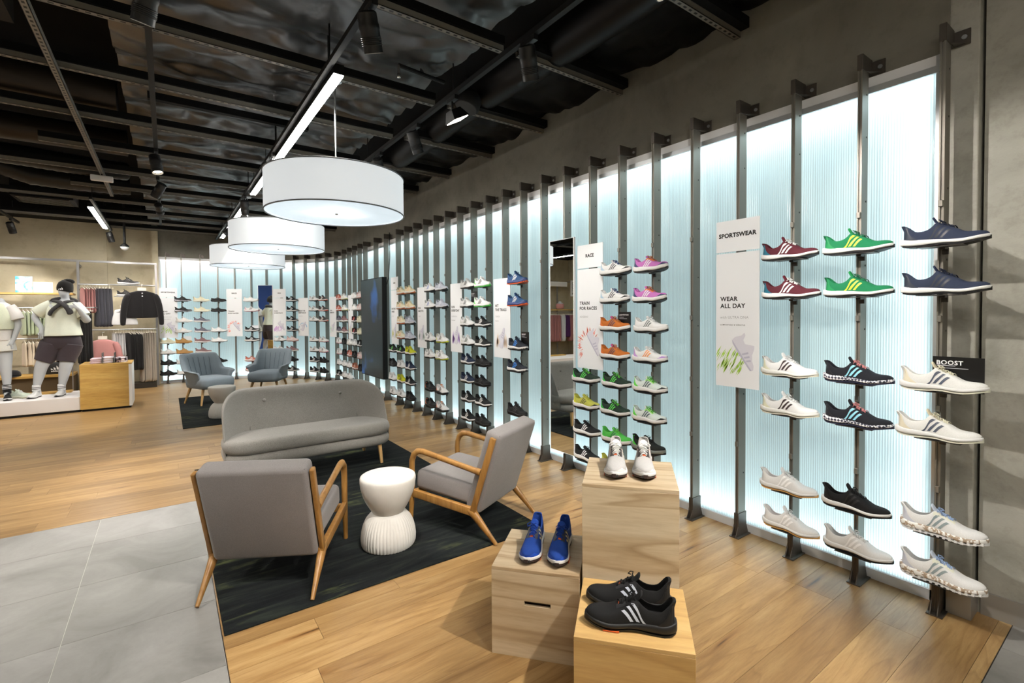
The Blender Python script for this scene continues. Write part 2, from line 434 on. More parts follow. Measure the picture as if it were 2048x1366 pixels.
m2 = t.N('ShaderNodeMixShader'); t.L(fr.outputs[0], m2.inputs[0]); t.L(m1.outputs[0], m2.inputs[1]); t.L(gl.outputs[0], m2.inputs[2])
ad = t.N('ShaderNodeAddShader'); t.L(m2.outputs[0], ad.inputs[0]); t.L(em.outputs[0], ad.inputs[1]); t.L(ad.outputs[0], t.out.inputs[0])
RIBBED = t.m
lb = thing('light_box', 'long curved backlit wall of ribbed pale blue translucent sheets behind the shoe posts', 'light box', (3.2, 4, 0))
def lb_part(mb, name, m, **kw):
    o = mb.build(name, m, **kw); o.parent = lb; o.matrix_parent_inverse = Matrix.Translation((-3.2, -4, 0)); return o
lb_part(ribbon(S0, S1, OFF_FACE-0.012, OFF_FACE+0.02, 2.735, 2.79, 90), 'top_rail', WHITE, smooth=True, angle=30)
lb_part(ribbon(S0, S1, OFF_FACE-0.022, OFF_FACE-0.008, 2.700, 2.735, 90), 'top_bead', ALU, smooth=True, angle=30)
lb_part(ribbon(S0, S1, OFF_FACE-0.015, OFF_FACE+0.02, 0.0, 0.055, 90), 'bottom_rail', mat('rail_white', (206, 209, 213), 0.45), smooth=True, angle=30)
lb_part(MB().box(3.185, 3.32, S0-0.004, S0+0.028, 0, 2.79), 'end_frame', ALU)
pe = path(S1)
lb_part(MB().box(pe.x-0.03, pe.x+0.006, 13.115, 13.29, 0, 2.79), 'end_frame', WHITE)
ns = 12
for k in range(ns):
    a = S0 + 0.028 + (S1-S0-0.03)*k/ns; b = S0 + 0.028 + (S1-S0-0.03)*(k+1)/ns - 0.002
    n = 10
    me = D.meshes.new('sheet'); vs = []; uv = []
    for i in range(n+1):
        s = a + (b-a)*i/n
        for z in (0.05, 2.74): vs.append(tuple(path(s, OFF_FACE, z))); uv.append((s, z))
    fs = [(2*i, 2*i+1, 2*i+3, 2*i+2) for i in range(n)]
    me.from_pydata(vs, [], fs); ul = me.uv_layers.new(name='uv')
    for l in me.loops: ul.data[l.index].uv = uv[l.vertex_index]
    for p in me.polygons: p.use_smooth = True
    me.materials.append(None)
    o = place('sheet', me, RIBBED); o.parent = lb; o.matrix_parent_inverse = Matrix.Translation((-3.2, -4, 0))
LED_C = (0.90, 0.96, 1.0)
cuts = [S0+0.05, 4.0, 7.2, S_ARC] + [S_ARC + R_ARC*PI/2*i/5 for i in range(1, 6)] + [S1-0.03]
for a, b in zip(cuts, cuts[1:]):
    m = (a+b)/2; d = path(b) - path(a); ln = d.length
    p = path(m, 0.205)
    area_light((p.x, p.y, 2.725), (p.x, p.y, 0), LEDW*ln, ln, 0.03, LED_C, d)
    area_light((p.x, p.y, 0.06), (p.x, p.y, 2), LEDW*0.8*ln, ln, 0.03, LED_C, d)
area_light((3.27, S0+0.04, 1.4), (3.27, 5, 1.4), LEDW*1.3, 2.6, 0.03, LED_C, (0, 0, 1))
area_light((pe.x+0.02, 13.21, 1.4), (5, 13.21, 1.4), LEDW*1.3, 2.6, 0.03, LED_C, (0, 0, 1))

# ---- ceiling
ceil = struct(MB().box(-6.2, 3.6, -3.4, 13.6, 3.9, 4.0).build('ceiling', DARK))
t = NT('foil_blanket'); mp = t.mapping('Object'); n1 = t.noise(mp.outputs[0], 1.2, 3, 0.5, 0.6)
t.b.inputs['Metallic'].default_value = 0.9; t.b.inputs['Roughness'].default_value = 0.36
t.col(t.ramp(n1.outputs[0], [(0.3, lin((72, 70, 68))), (0.7, lin((112, 111, 110)))]))
n4 = t.noise(mp.outputs[0], 4.5, 2, 0.4, 0.8); t.bump(n4.outputs[0], 0.16, 0.05)
FOIL = t.m
FOIL_D = mat('dark_blanket', (34, 33, 33), 0.4, 0.8)
def foil(x0, x1, y0, y1, z, nx, ny, seed, amp=0.05, m=None):
    def fn(u, v):
        x = lerp(x0, x1, u); y = lerp(y0, y1, v)
        q = Vector((x*1.1+seed, y*1.6, seed)); a = noise.fractal(q, 0.9, 2.1, 4)
        r = 1 - abs(noise.noise(Vector((x*2.6+seed*3, y*3.4, 1.0))))*2
        r2 = 1 - abs(noise.noise(Vector((x*6.1, y*5.2+seed, 4.0))))*2
        sag = 0.05*abs(math.sin(PI*(y-2.82)/1.035))
        r3 = 1 - abs(noise.noise(Vector((x*1.4+2*y, y*2.8-x*1.1, seed+9))))*2
        return (x, y, z - sag + amp*a + 0.022*r + 0.010*r2 + 0.035*max(0, r3)**3)
    return MB().grid(fn, nx, ny).build('foil_blanket', m or FOIL, ceil, smooth=True)
foil(-0.28, 1.92, -3.0, 13.4, 3.50, 70, 440, 1.7)
foil(2.50, 3.28, -3.0, 13.4, 3.50, 20, 240, 8.3, 0.03, FOIL_D)
MB().tube([(2.45, y, 3.56 + 0.02*math.sin(y*2)) for y in [-3 + 0.4*i for i in range(41)]], 0.17, 18).build('wrapped_duct', FOIL_D, ceil, smooth=True)
t = NT('slotted_strut'); mp = t.mapping('Object'); sep = t.N('ShaderNodeSeparateXYZ'); t.L(mp.outputs[0], sep.inputs[0])
fx = t.N('ShaderNodeMath', operation='FRACT'); mu = t.N('ShaderNodeMath', operation='MULTIPLY'); mu.inputs[1].default_value = 1/0.055; t.L(sep.outputs[0], mu.inputs[0]); t.L(mu.outputs[0], fx.inputs[0])
c1 = t.N('ShaderNodeMath', operation='COMPARE'); t.L(fx.outputs[0], c1.inputs[0]); c1.inputs[1].default_value = 0.5; c1.inputs[2].default_value = 0.24
ay = t.N('ShaderNodeMath', operation='ABSOLUTE'); t.L(sep.outputs[1], ay.inputs[0])
c2 = t.N('ShaderNodeMath', operation='LESS_THAN'); t.L(ay.outputs[0], c2.inputs[0]); c2.inputs[1].default_value = 0.0075
gm = t.N('ShaderNodeMath', operation='MULTIPLY'); t.L(c1.outputs[0], gm.inputs[0]); t.L(c2.outputs[0], gm.inputs[1])
t.col(t.mix(gm.outputs[0], lin((128, 124, 116)), (0.004, 0.004, 0.004))); t.b.inputs['Roughness'].default_value = 0.55; t.b.inputs['Metallic'].default_value = 0.3
STRUT = t.m
STRUT_D = mat('black_strut', (9, 9, 9), 0.8, 0.0, 0.2)
def strut(L, slotted=True):
    me = MB().box(-L/2, L/2, -0.021, 0.021, 0, 0.004).box(-L/2, L/2, -0.021, -0.017, 0, 0.042).box(-L/2, L/2, 0.017, 0.021, 0, 0.042)
    return me
for i, y in enumerate([-0.3, 0.75, 1.78, 2.82, 3.88, 4.85, 5.92, 6.97, 8.02, 9.03, 10.1, 11.1, 12.1, 13.0]):
    x0, x1 = (-1.05 if i % 2 else -4.8), 1.95
    o = strut(x1-x0).build('strut_channel', STRUT, ceil, loc=((x0+x1)/2, y, 3.33))
    MB().box(x0, x1, y-0.036, y+0.036, 3.375, 3.43).build('purlin', STRUT_D, ceil)
    x0, x1 = 2.1, 3.27
    strut(x1-x0).build('strut_channel', STRUT, ceil, loc=((x0+x1)/2, y+0.02, 3.36))
    MB().box(x0, x1, y-0.06, y+0.06, 3.40, 3.47).build('purlin', STRUT_D, ceil)
MB().box(-0.1, 1.2, 5.18, 5.24, 3.36, 3.42).build('purlin', STRUT_D, ceil)
o = strut(9.5).build('strut_channel', mat('pale_strut', (132, 126, 116), 0.5, 0.4), ceil, loc=(-0.63, 4.6, 3.28), ); o.rotation_euler = (0, 0, PI/2)
o.material_slots[0].material = STRUT
MB().box(1.55, 1.9, -3, 13.4, 3.55, 3.9).build('beam', DARK, ceil)
MB().box(1.98, 2.42, -3, 13.4, 3.62, 3.9).build('beam', DARK, ceil)
MB().box(-6.0, -0.4, 12.7, 13.3, 3.43, 3.9).build('beam', DARK, ceil)
MB().box(-0.6, 3.2, 13.0, 13.3, 3.46, 3.9).build('beam', DARK, ceil)
MB().box(-3.0, -0.9, 3.2, 5.2, 3.72, 3.9).build('beam', mat('grey_soffit', (44, 41, 37), 0.9), ceil)

# ================================================================ running shoes
# local frame: +x toe, z up, sole on z=0
def shoe_shape(L=0.305, heel=0.034, fore=0.024, hw=1.0, spring=0.020, collar=0.072, tab=0.104, tongue=0.118, toe_h=0.046, flare=0.003, tabback=0.006, lugs=False, mid_h=0.085, back_ext=0.0):
    wk = [(0,0.008),(0.02,0.021),(0.06,0.029),(0.14,0.034),(0.28,0.0345),(0.42,0.0355),(0.56,0.042),(0.70,0.0480),(0.80,0.0470),(0.88,0.0405),(0.94,0.0300),(0.98,0.0165),(1,0.006)]
    W = lambda u: curve(wk, u)*hw
    yc = lambda u: 0.006*math.sin(PI*max(0, u-0.15)/0.85)*hw
    zb = lambda u: spring*smoothstep(0.68, 1.04, u) + 0.007*smoothstep(0.10, 0.0, u)
    zt = lambda u: lerp(heel, fore, smoothstep(0.22, 0.74, u)) + zb(u)*0.85 + 0.003*smoothstep(0.12, 0.0, u)
    X = lambda u: (u-0.5)*L
    hk = [(0.0,tab),(0.06,tab),(0.40,tongue-0.020),(0.46,mid_h+0.010),(0.54,mid_h-0.003),(0.64,mid_h-0.018),(0.74,zt(0.74)+toe_h*0.86),(0.83,zt(0.83)+toe_h*0.72),(0.90,zt(0.90)+toe_h*0.60),(0.95,zt(0.95)+toe_h*0.44),(0.985,zt(0.985)+toe_h*0.24),(1.0,zt(1.0)+toe_h*0.12)]
    HT = lambda u: curve(hk, u)
    ck = [(0.03,tab),(0.075,tab-0.008),(0.13,collar+0.008),(0.21,collar),(0.30,collar+0.005),(0.38,collar+0.014),(0.43,mid_h+0.010)]
    ZC = lambda u: curve(ck, u)
    OPEN = (0.05, 0.425)
    def S(u, t, side):
        """point of the upper: t 0 at the sole, 1 at the top/collar"""
        w_ = W(u)*0.95; base = zt(u)-0.005
        ka = smoothstep(0.34, OPEN[1], u); kf = lerp(0.72, 1.0, smoothstep(0.40, 0.53, u))
        if OPEN[0] < u < OPEN[1]:
            k = smoothstep(OPEN[0], 0.12, u)
            z = lerp(base, ZC(u), t); y = w_*(1 + 0.05*math.sin(PI*t) - (0.27 - 0.10*(1-k))*t**1.7)
        if u >= OPEN[1] or (ka > 0 and u > OPEN[0]):
            th = t*kf*PI/2; h = HT(max(u, 0.41))-base
            e = lerp(0.75, 0.62, smoothstep(0.45, 0.55, u))
            yc_ = w_*max(0.0, math.cos(th))**e; zc_ = base + h*math.sin(th)**0.97/(math.sin(kf*PI/2)**0.5)
            if u >= OPEN[1]: y, z = yc_, zc_
            else: y, z = lerp(y, yc_, ka), lerp(z, zc_, ka)
        if u <= OPEN[0]:
            z = base + (HT(u)-base)*math.sin(t*PI/2); y = w_*(1 - 0.30*t**2)*(1 if t < 0.999 else 0.7)
        x = X(u) - (tabback*smoothstep(0.5, 1.0, t) - 0.006*math.sin(PI*t))*smoothstep(0.12, 0.0, u)
        return Vector((x, yc(u) + side*y, z))
    def Nrm(u, t, side):
        du = S(min(u+0.01, 0.999), t, side) - S(max(u-0.01, 0.001), t, side)
        dt = S(u, min(t+0.02, 0.995), side) - S(u, max(t-0.02, 0), side)
        n = du.cross(dt); n.normalize()
        if n.y*side < 0: n = -n
        return n
    out = {}
    # upper
    us = [0.006,0.022,0.045,0.07,0.10,0.14,0.19,0.25,0.31,0.37,0.41,0.44,0.48,0.54,0.60,0.66,0.73,0.80,0.86,0.91,0.95,0.975,0.992]
    m = 8; ts = [i/(m-1) for i in range(m)]; ts[-1] = 0.965
    mb = MB(); vs = []; fs = []
    for u in us:
        tt = list(ts)
        if OPEN[0] < u < OPEN[1]: tt[-1] = 1.0
        vs += [S(u, t, 1) for t in tt] + [S(u, t, -1) for t in reversed(tt)]
    n = 2*m
    for i in range(len(us)-1):
        for j in range(n-1):
            if j == m-1 and (OPEN[0] < us[i] < OPEN[1] or OPEN[0] < us[i+1] < OPEN[1]):
                if not (us[i+1] >= OPEN[1] and False): continue
            fs.append((i*n+j, i*n+j+1, (i+1)*n+j+1, (i+1)*n+j))
    fs.append(tuple(range(n-1, -1, -1))); k = (len(us)-1)*n; fs.append(tuple(k+j for j in range(n)))
    mb.add(vs, fs); out['upper'] = mb.mesh('upper', smooth=True, solid=0.0035, subd=1)
    # midsole
    su = [0,0.012,0.035,0.07,0.12,0.2,0.3,0.4,0.5,0.58,0.66,0.74,0.81,0.87,0.92,0.96,0.985,1.0]
    rings = []
    for u in su:
        w_ = W(u)*1.03 + flare*smoothstep(0.35, 0.0, u) + 0.001; a = zb(u)+0.0055; b = zt(u); y0 = yc(u)
        x = X(u) - (0.006+back_ext)*smoothstep(0.06, 0, u) + 0.003*smoothstep(0.95, 1, u)
        arch = 0.006*math.exp(-((u-0.47)/0.12)**2)
        rings.append([(x, y0-w_*0.86, a+arch), (x, y0-w_*1.0, a+arch+(b-a)*0.25), (x, y0-w_*1.03, a+(b-a)*0.6), (x, y0-w_*0.98, b), (x, y0-w_*0.80, b+0.001),
                      (x, y0+w_*0.80, b+0.001), (x, y0+w_*0.98, b), (x, y0+w_*1.03, a+(b-a)*0.6), (x, y0+w_*1.0, a+arch+(b-a)*0.25), (x, y0+w_*0.86, a+arch)])
    out['midsole'] = MB().loft(rings).mesh('midsole', smooth=True, subd=1)
    # outsole
    mb = MB(); rings = []
    for u in su:
        w_ = W(u)*0.99 + flare*0.9*smoothstep(0.35, 0, u); a = zb(u); y0 = yc(u); arch = 0.006*math.exp(-((u-0.47)/0.12)**2)
        x = X(u) - (0.002)*smoothstep(0.06, 0, u) + 0.0035*smoothstep(0.95, 1, u)
        tl = 0.006 + 0.010*smoothstep(0.955, 1.0, u)
        rings.append([(x, y0-w_, a+arch), (x, y0-w_*1.02, a+arch+tl), (x, y0+w_*1.02, a+arch+tl), (x, y0+w_, a+arch)])
    mb.loft(rings)
    if lugs:
        for i in range(14):
            u = 0.05 + 0.9*i/13; w_ = W(u)*1.0
            for sd in (-1, 1):
                y = yc(u)+sd*w_*0.93; a = zb(u); mb.box(X(u)-0.006, X(u)+0.004, y-0.006, y+0.006, a, a+0.011)
    out['outsole'] = mb.mesh('outsole', smooth=False)
    # insole
    out['insole'] = MB().grid(lambda a, b: (X(lerp(0.05, 0.50, a)), yc(lerp(0.05, 0.5, a)) + (b*2-1)*W(lerp(0.05, 0.5, a))*0.86, zt(lerp(0.05, 0.5, a))+0.012), 8, 4).mesh('insole', smooth=True)
    # tongue
    pts = [(0.62, HT(0.62)+0.0005), (0.54, HT(0.54)+0.003), (0.47, HT(0.47)+0.004), (0.42, mid_h+0.016), (0.385, lerp(mid_h, tongue, 0.72)+0.004), (0.362, tongue)]
    rings = []
    for i, (u, z) in enumerate(pts):
        hwid = lerp(0.013, 0.022, i/5.0) if i < 5 else 0.016
        th = 0.0055 if i < 5 else 0.003
        x = X(u); nx, nz = (-0.35, 0.94) if i < 3 else (0.55, 0.83)
        row_t = [(x, yc(u)+k*hwid, z - 0.008*abs(k)**2) for k in (-1,-0.6,0,0.6,1)]
        row_b = [(p[0]-nx*0 - (0.004 if i >= 3 else 0), p[1], p[2]-th) for p in reversed(row_t)]
        rings.append(row_t + row_b)
    out['tongue'] = MB().loft(rings).mesh('tongue', smooth=True, subd=1)
    # laces
    mb = MB()
    lu = [0.455, 0.495, 0.535, 0.575, 0.615]
    for i, u in enumerate(lu):
        hh = HT(u) + 0.005; wv = 0.019 - 0.001*i
        dx = 0.012 if i % 2 else -0.012
        mb.tube([(X(u)+dx*0.5, yc(u)-wv, hh-0.009), (X(u)+dx*0.2, yc(u)-wv*0.6, hh), (X(u), yc(u), hh+0.003), (X(u)-dx*0.2, yc(u)+wv*0.6, hh), (X(u)-dx*0.5, yc(u)+wv, hh-0.009)], 0.0028, 6, flat=0.6)
        if i < 4:
            u2 = lu[i+1]; h2 = HT(u2)+0.005
            mb.tube([(X(u)-0.003, yc(u)+wv, hh-0.007), (X((u+u2)/2), yc(u), (hh+h2)/2+0.0015), (X(u2), yc(u)-wv, h2-0.007)], 0.0026, 6, flat=0.6)
    hb = HT(0.455)+0.009
    for sd in (-1, 1):
        mb.tube([(X(0.455), yc(0.45), hb), (X(0.44), sd*0.013, hb+0.007), (X(0.47), sd*0.026, hb+0.001), (X(0.50), sd*0.022, hb-0.006), (X(0.47), sd*0.008, hb-0.001)], 0.0022, 5)
    out['laces'] = mb.mesh('laces', smooth=True)
    # three stripes, one mesh per stripe (both flanks)
    def patch(mb, fn, side, nu=3, nv=7, off=0.0012):
        def g(a, b):
            u, t = fn(a, b); return S(u, t, side) + Nrm(u, t, side)*off
        mb.grid(g, nu, nv)
    for i in range(3):
        ub = 0.318 + 0.069*i; dl = 0.128 - 0.014*i; wd = 0.036
        for sd in (-1, 1):
            mb = MB(); patch(mb, lambda a, b: (ub + a*wd + dl*b, lerp(0.10, (0.76, 0.64, 0.54)[i], b)), sd)
            out['stripe%d%d' % (i, sd)] = mb.mesh('stripe', smooth=True)
    def wrap(fu, t0, t1, off, n=14, m=6):
        def g(a, b):
            k = a*2-1; sd = -1 if k < 0 else 1; u = fu(abs(k), b); t = lerp(t0, t1, b)
            p = S(u, t, sd) + Nrm(u, t, sd)*off
            if abs(k) < 1e-6: p.y = yc(u); p.x += off*(-1 if u < 0.5 else 1)
            return p
        return MB().grid(g, n, m)
    out['heel_counter'] = wrap(lambda a, b: lerp(0.007, 0.05 + 0.17*(1-b)**0.7, a), 0.0, 0.62, 0.0014).mesh('heel_counter', smooth=True)
    out['toe_guard'] = wrap(lambda a, b: lerp(0.993, 0.90 - 0.16*(1-b)**2, a), 0.0, 0.45, 0.0012, 14, 5).mesh('toe_guard', smooth=True)
    for sd in (-1, 1):   # overlay panels that carry the lace eyelets
        mb = MB(); patch(mb, lambda a, b: (lerp(0.40, 0.645, a), lerp(0.66, 0.90, b) + 0.05*a), sd, 8, 3, 0.0011)
        out['eyestay%d' % sd] = mb.mesh('eyestay', smooth=True)
    return out

SHAPES = {
 'knit':  shoe_shape(0.312, 0.036, 0.024, 1.0, 0.017, 0.075, 0.114, 0.146, 0.038, 0.004, 0.014, mid_h=0.097, back_ext=0.005),
 'run':   shoe_shape(0.305, 0.038, 0.026, 1.0, 0.016, 0.076, 0.118, 0.134, 0.040, 0.003, 0.008, mid_h=0.095),
 'race':  shoe_shape(0.305, 0.046, 0.037, 0.97, 0.020, 0.082, 0.118, 0.132, 0.037, 0.001, 0.009, mid_h=0.099, back_ext=0.012),
 'trail': shoe_shape(0.315, 0.042, 0.031, 1.03, 0.017, 0.082, 0.120, 0.148, 0.040, 0.004, 0.011, lugs=True, mid_h=0.102),
 'slip':  shoe_shape(0.300, 0.038, 0.028, 1.0, 0.014, 0.072, 0.086, 0.106, 0.044, 0.003, 0.004, mid_h=0.088),
}
def fab(rgb):
    rgb = tuple(int(min(x, 216)*(0.86 if min(rgb) < 150 else 1)) for x in rgb)
    k = 'knit_%02x%02x%02x' % rgb
    return mat(k, rgb, 0.82, 0, 0.3, noise_amt=0.10, nscale=420, bump=0.35, bscale=700)
def rub(rgb):
    rgb = tuple(min(x, 216) for x in rgb)
    k = 'rubber_%02x%02x%02x' % rgb
    return mat(k, rgb, 0.5, 0, 0.4, noise_amt=0.03, nscale=60)
t = NT('lattice_foam'); mp = t.mapping('Object', (1, 1, 1), (0, PI/4, 0)); ck = t.N('ShaderNodeTexChecker'); ck.inputs['Scale'].default_value = 90; t.L(mp.outputs[0], ck.inputs[0])
t.col(t.mix(ck.outputs[1], lin((36, 38, 60)), lin((226, 226, 230)))); t.b.inputs['Roughness'].default_value = 0.4
LATTICE = t.m
t = NT('camo_foam'); mp = t.mapping('Object'); n = t.noise(mp.outputs[0], 38, 2, 0.5)
t.col(t.ramp(n.outputs[0], [(0.44, lin((232, 231, 228))), (0.47, lin((160, 142, 122))), (0.56, lin((170, 150, 130))), (0.58, lin((235, 234, 232)))])); t.b.inputs['Roughness'].default_value = 0.5
CAMO = t.m
W_, K_, CR, NV = (222, 223, 224), (22, 22, 24), (228, 218, 202), (38, 52, 84)

def shoe(shape, label, c, loc, rz, group, full=True, pitch=0.0, sides=(-1,)):
    g = SHAPES[shape]
    r = thing('running_shoe', label, 'shoe', loc, rz, group); r.rotation_euler = (0, pitch, rz)
    up = c['up']
    sole = c.get('sole', W_); sole_m = sole if not isinstance(sole, tuple) else rub(sole)
    place('upper', g['upper'], fab(up), r)
    place('midsole', g['midsole'], sole_m, r)
    place('outsole', g['outsole'], rub(c.get('out', K_)), r)
    place('tongue', g['tongue'], fab(c.get('tongue', up)), r)
    if c.get('laces', 1): place('laces', g['laces'], fab(c['laces'] if isinstance(c.get('laces'), tuple) else up), r)
    st = c.get('stripe')
    if st:
        sm = mat('stripe_%02x%02x%02x' % st, st, 0.45)
        for i in range(3):
            for sd in sides: place('stripe', g['stripe%d%d' % (i, sd)], sm, r)
    if full or c.get('heel'):
        place('heel_counter', g['heel_counter'], rub(c.get('heel', up)), r)
    if c.get('toe'): place('toe_guard', g['toe_guard'], rub(c['toe']), r)
    if full:
        place('insole', g['insole'], fab(c.get('in', (60, 60, 64))), r)
        if c.get('eye'):
            for sd in (-1, 1): place('eyestay', g['eyestay%d' % sd], rub(c['eye']), r)
    return r

# ================================================================ display posts with shelf plates
PS = [0.6961 + 0.3418*n for n in range(21)] + [8.07, 8.57, 9.15, 9.48, 9.82, 10.16, 10.52, 10.92, 11.30, 11.63, 11.98, 12.30, 12.62, 12.96, 13.30, 13.645, 13.983, 14.32, 14.67, 14.95]
LEVEL = [1.805 - 0.2310*k for k in range(8)]
def post_frame(n): return path(PS[n]), path_dir(PS[n])
ORD = ['first','second','third','fourth','fifth','sixth','seventh','eighth','ninth','tenth','eleventh','twelfth','thirteenth','fourteenth','fifteenth','sixteenth','seventeenth','eighteenth','nineteenth','twentieth','twenty-first']
PH = 2.885
FOOT_M = mat('foot_steel', (92, 86, 80), 0.4, 0.6)
# channel with a slotted front, small fixing screws on the near side
mb = MB(); mb.box(-0.011, 0.011, 0.006, 0.085, 0.0, PH-0.03).box(-0.011, -0.004, 0.0, 0.006, 0.0, PH-0.03).box(0.004, 0.011, 0.0, 0.006, 0.0, PH-0.03)
ME_CH = mb.mesh('channel')
ME_SCREW = MB().tube([(0.010, 0, 0), (0.0135, 0, 0)], 0.005, 8).mesh('screw')
mb = MB(); mb.box(-0.014, 0.014, -0.004, 0.13, PH-0.085, PH).box(0.0, 0.075, 0.124, 0.130, PH-0.088, PH-0.012)
mb.add([(0.014, 0.05, PH-0.083), (0.014, 0.13, PH-0.083), (0.06, 0.13, PH-0.083), (0.014, 0.05, PH-0.079), (0.014, 0.13, PH-0.079), (0.06, 0.13, PH-0.079)], [(0,2,1),(3,4,5),(0,1,4,3),(1,2,5,4),(2,0,3,5)])
ME_BR = mb.mesh('wall_bracket', bevel=0.002, seg=1)
ME_BOLT = MB().tube([(0.052, 0.124, PH-0.05), (0.052, 0.118, PH-0.05)], 0.011, 10).mesh('bolt')
mb = MB(); mb.box(-0.016, 0.016, -0.006, 0.092, 0.0, 0.155)
for x in (-0.0085, 0.0, 0.0085): mb.box(x-0.0018, x+0.0018, -0.009, -0.006, 0.01, 0.155)
mb.box(-0.030, 0.034, -0.040, 0.115, 0.0, 0.006)
for y in (-0.006, 0.088):
    mb.add([(-0.030, y, 0.006), (-0.016, y, 0.085), (-0.016, y, 0.006), (-0.030, y+0.004, 0.006), (-0.016, y+0.004, 0.085), (-0.016, y+0.004, 0.006)], [(0,1,2),(3,5,4),(0,3,4,1),(0,2,5,3)])
for x in (-0.016, 0.012):
    mb.add([(x, -0.040, 0.006), (x, -0.006, 0.07), (x, -0.006, 0.006), (x+0.004, -0.040, 0.006), (x+0.004, -0.006, 0.07), (x+0.004, -0.006, 0.006)], [(0,2,1),(3,4,5),(0,1,4,3),(0,3,5,2)])
    mb.add([(x, 0.115, 0.006), (x, 0.092, 0.07), (x, 0.092, 0.006), (x+0.004, 0.115, 0.006), (x+0.004, 0.092, 0.07), (x+0.004, 0.092, 0.006)], [(0,1,2),(3,5,4),(0,3,4,1),(0,2,5,3)])
ME_FOOT = mb.mesh('foot')
mb = MB(); mb.box(-0.009, 0.009, -0.012, 0.002, -0.016, 0.016); ME_CLIP = mb.mesh('clip', bevel=0.002, seg=1)
mb = MB(); mb.box(-0.085, 0.085, -0.112, -0.028, -0.003, 0.0).box(-0.011, 0.011, -0.060, 0.0, -0.012, -0.003).box(-0.012, 0.012, -0.012, 0.0, -0.034, -0.003)
ME_SHELF = mb.mesh('shelf_plate')

# what hangs on which post -----------------------------------------------------
C = dict
navy = C(up=(50, 60, 84), stripe=(30, 36, 50), sole=W_, heel=(40, 46, 60), tongue=(38, 50, 82), laces=(34, 44, 70), out=K_)
cream = C(up=(238, 230, 214), stripe=(74, 82, 98), sole=(240, 236, 222), heel=(222, 208, 186), tongue=(228, 206, 180), laces=(232, 212, 190), out=(226, 218, 198), **{'in': (210, 190, 160)})
tread = C(up=(236, 236, 236), stripe=(132, 146, 150), sole=CAMO, heel=(196, 200, 212), tongue=(190, 200, 222), laces=(150, 174, 212), out=(240, 240, 238), eye=(232, 222, 200), toe=(226, 228, 232))
green = C(up=(26, 132, 84), stripe=(232, 224, 40), sole=W_, heel=(22, 132, 76), laces=(30, 110, 76), out=K_, tongue=(30, 150, 80), **{'in': (240, 210, 60)})
lattice = C(up=(30, 31, 40), stripe=(134, 196, 214), sole=LATTICE, heel=(26, 27, 34), laces=(226, 140, 140), out=(40, 42, 62), tongue=(28, 29, 36))
blk = C(up=(24, 24, 26), stripe=(14, 14, 15), sole=W_, heel=(20, 20, 21), laces=(20, 20, 21), out=K_)
allwhite = C(up=(232, 232, 234), stripe=(240, 240, 241), sole=(238, 236, 230), heel=(228, 228, 230), laces=(238, 238, 240), out=K_)
maroon = C(up=(98, 38, 50), stripe=W_, sole=W_, heel=(28, 104, 128), laces=W_, out=K_, tongue=(110, 36, 50), **{'in': (30, 110, 135)})
offw = C(up=(240, 234, 222), stripe=(52, 36, 38), sole=(238, 230, 212), heel=(228, 216, 192), laces=W_, out=(222, 214, 196), tongue=(236, 236, 236))
gum = C(up=(238, 238, 239), stripe=(244, 244, 245), sole=(240, 236, 234), heel=(234, 234, 236), laces=W_, out=(206, 160, 96), **{'in': (196, 170, 166)})
lilac = C(up=(214, 128, 206), stripe=W_, sole=(240, 232, 222), heel=(52, 54, 100), toe=(52, 58, 96), laces=(240, 130, 80), out=K_, eye=(236, 120, 60))
pale = C(up=(230, 234, 232), stripe=(98, 106, 106), sole=(240, 238, 228), heel=(222, 228, 226), laces=W_, out=K_, toe=(216, 226, 218))
mixl = C(up=(226, 226, 236), stripe=(240, 140, 60), sole=(244, 240, 230), heel=(194, 150, 214), toe=(176, 140, 206), laces=W_, out=K_)
wgr = C(up=(206, 222, 212), stripe=(70, 84, 96), sole=(240, 240, 222), heel=(96, 214, 70), laces=(110, 220, 70), out=K_, eye=(150, 226, 110), toe=(28, 30, 30))
bgr = C(up=(34, 38, 36), stripe=W_, sole=(120, 126, 122), heel=(80, 200, 70), laces=K_, out=K_)
wor = C(up=(228, 232, 238), stripe=(40, 40, 46), sole=(246, 240, 226), heel=(170, 196, 226), laces=(40, 60, 120), out=K_, toe=(28, 28, 30))
orng = C(up=(246, 122, 48), stripe=(70, 44, 62), sole=(240, 232, 220), heel=(240, 110, 40), laces=(250, 140, 70), out=K_, tongue=(210, 90, 170))
gblk = C(up=(40, 60, 48), stripe=(92, 214, 84), sole=(240, 238, 224), heel=(60, 190, 80), laces=(110, 230, 80), out=K_, toe=(34, 60, 48))
neon = C(up=(98, 224, 92), stripe=(52, 86, 76), sole=(236, 238, 232), heel=(70, 200, 70), laces=(120, 236, 90), out=K_)
yel = C(up=(232, 240, 96), stripe=(90, 96, 50), sole=(242, 240, 226), heel=(220, 232, 60), laces=(230, 240, 90), out=K_, toe=(40, 42, 36))
kw = C(up=(34, 35, 37), stripe=W_, sole=(240, 238, 232), heel=(30, 30, 32), laces=(30, 30, 32), out=K_)
kk = C(up=(28, 28, 30), stripe=(46, 46, 50), sole=(24, 24, 26), heel=(24, 24, 26), laces=K_, out=K_)
trailb = C(up=(58, 92, 140), stripe=W_, sole=(66, 78, 130), heel=(60, 70, 120), laces=(40, 80, 130), out=(226, 92, 40), toe=(60, 74, 120))
trailw = C(up=(40, 44, 54), stripe=(50, 130, 220), sole=(236, 236, 238), heel=(50, 60, 80), laces=(40, 60, 90), out=(30, 30, 34), toe=(36, 38, 46))
wst = C(up=(238, 239, 240), stripe=(40, 42, 48), sole=(242, 242, 240), heel=(232, 233, 235), laces=W_, out=K_)
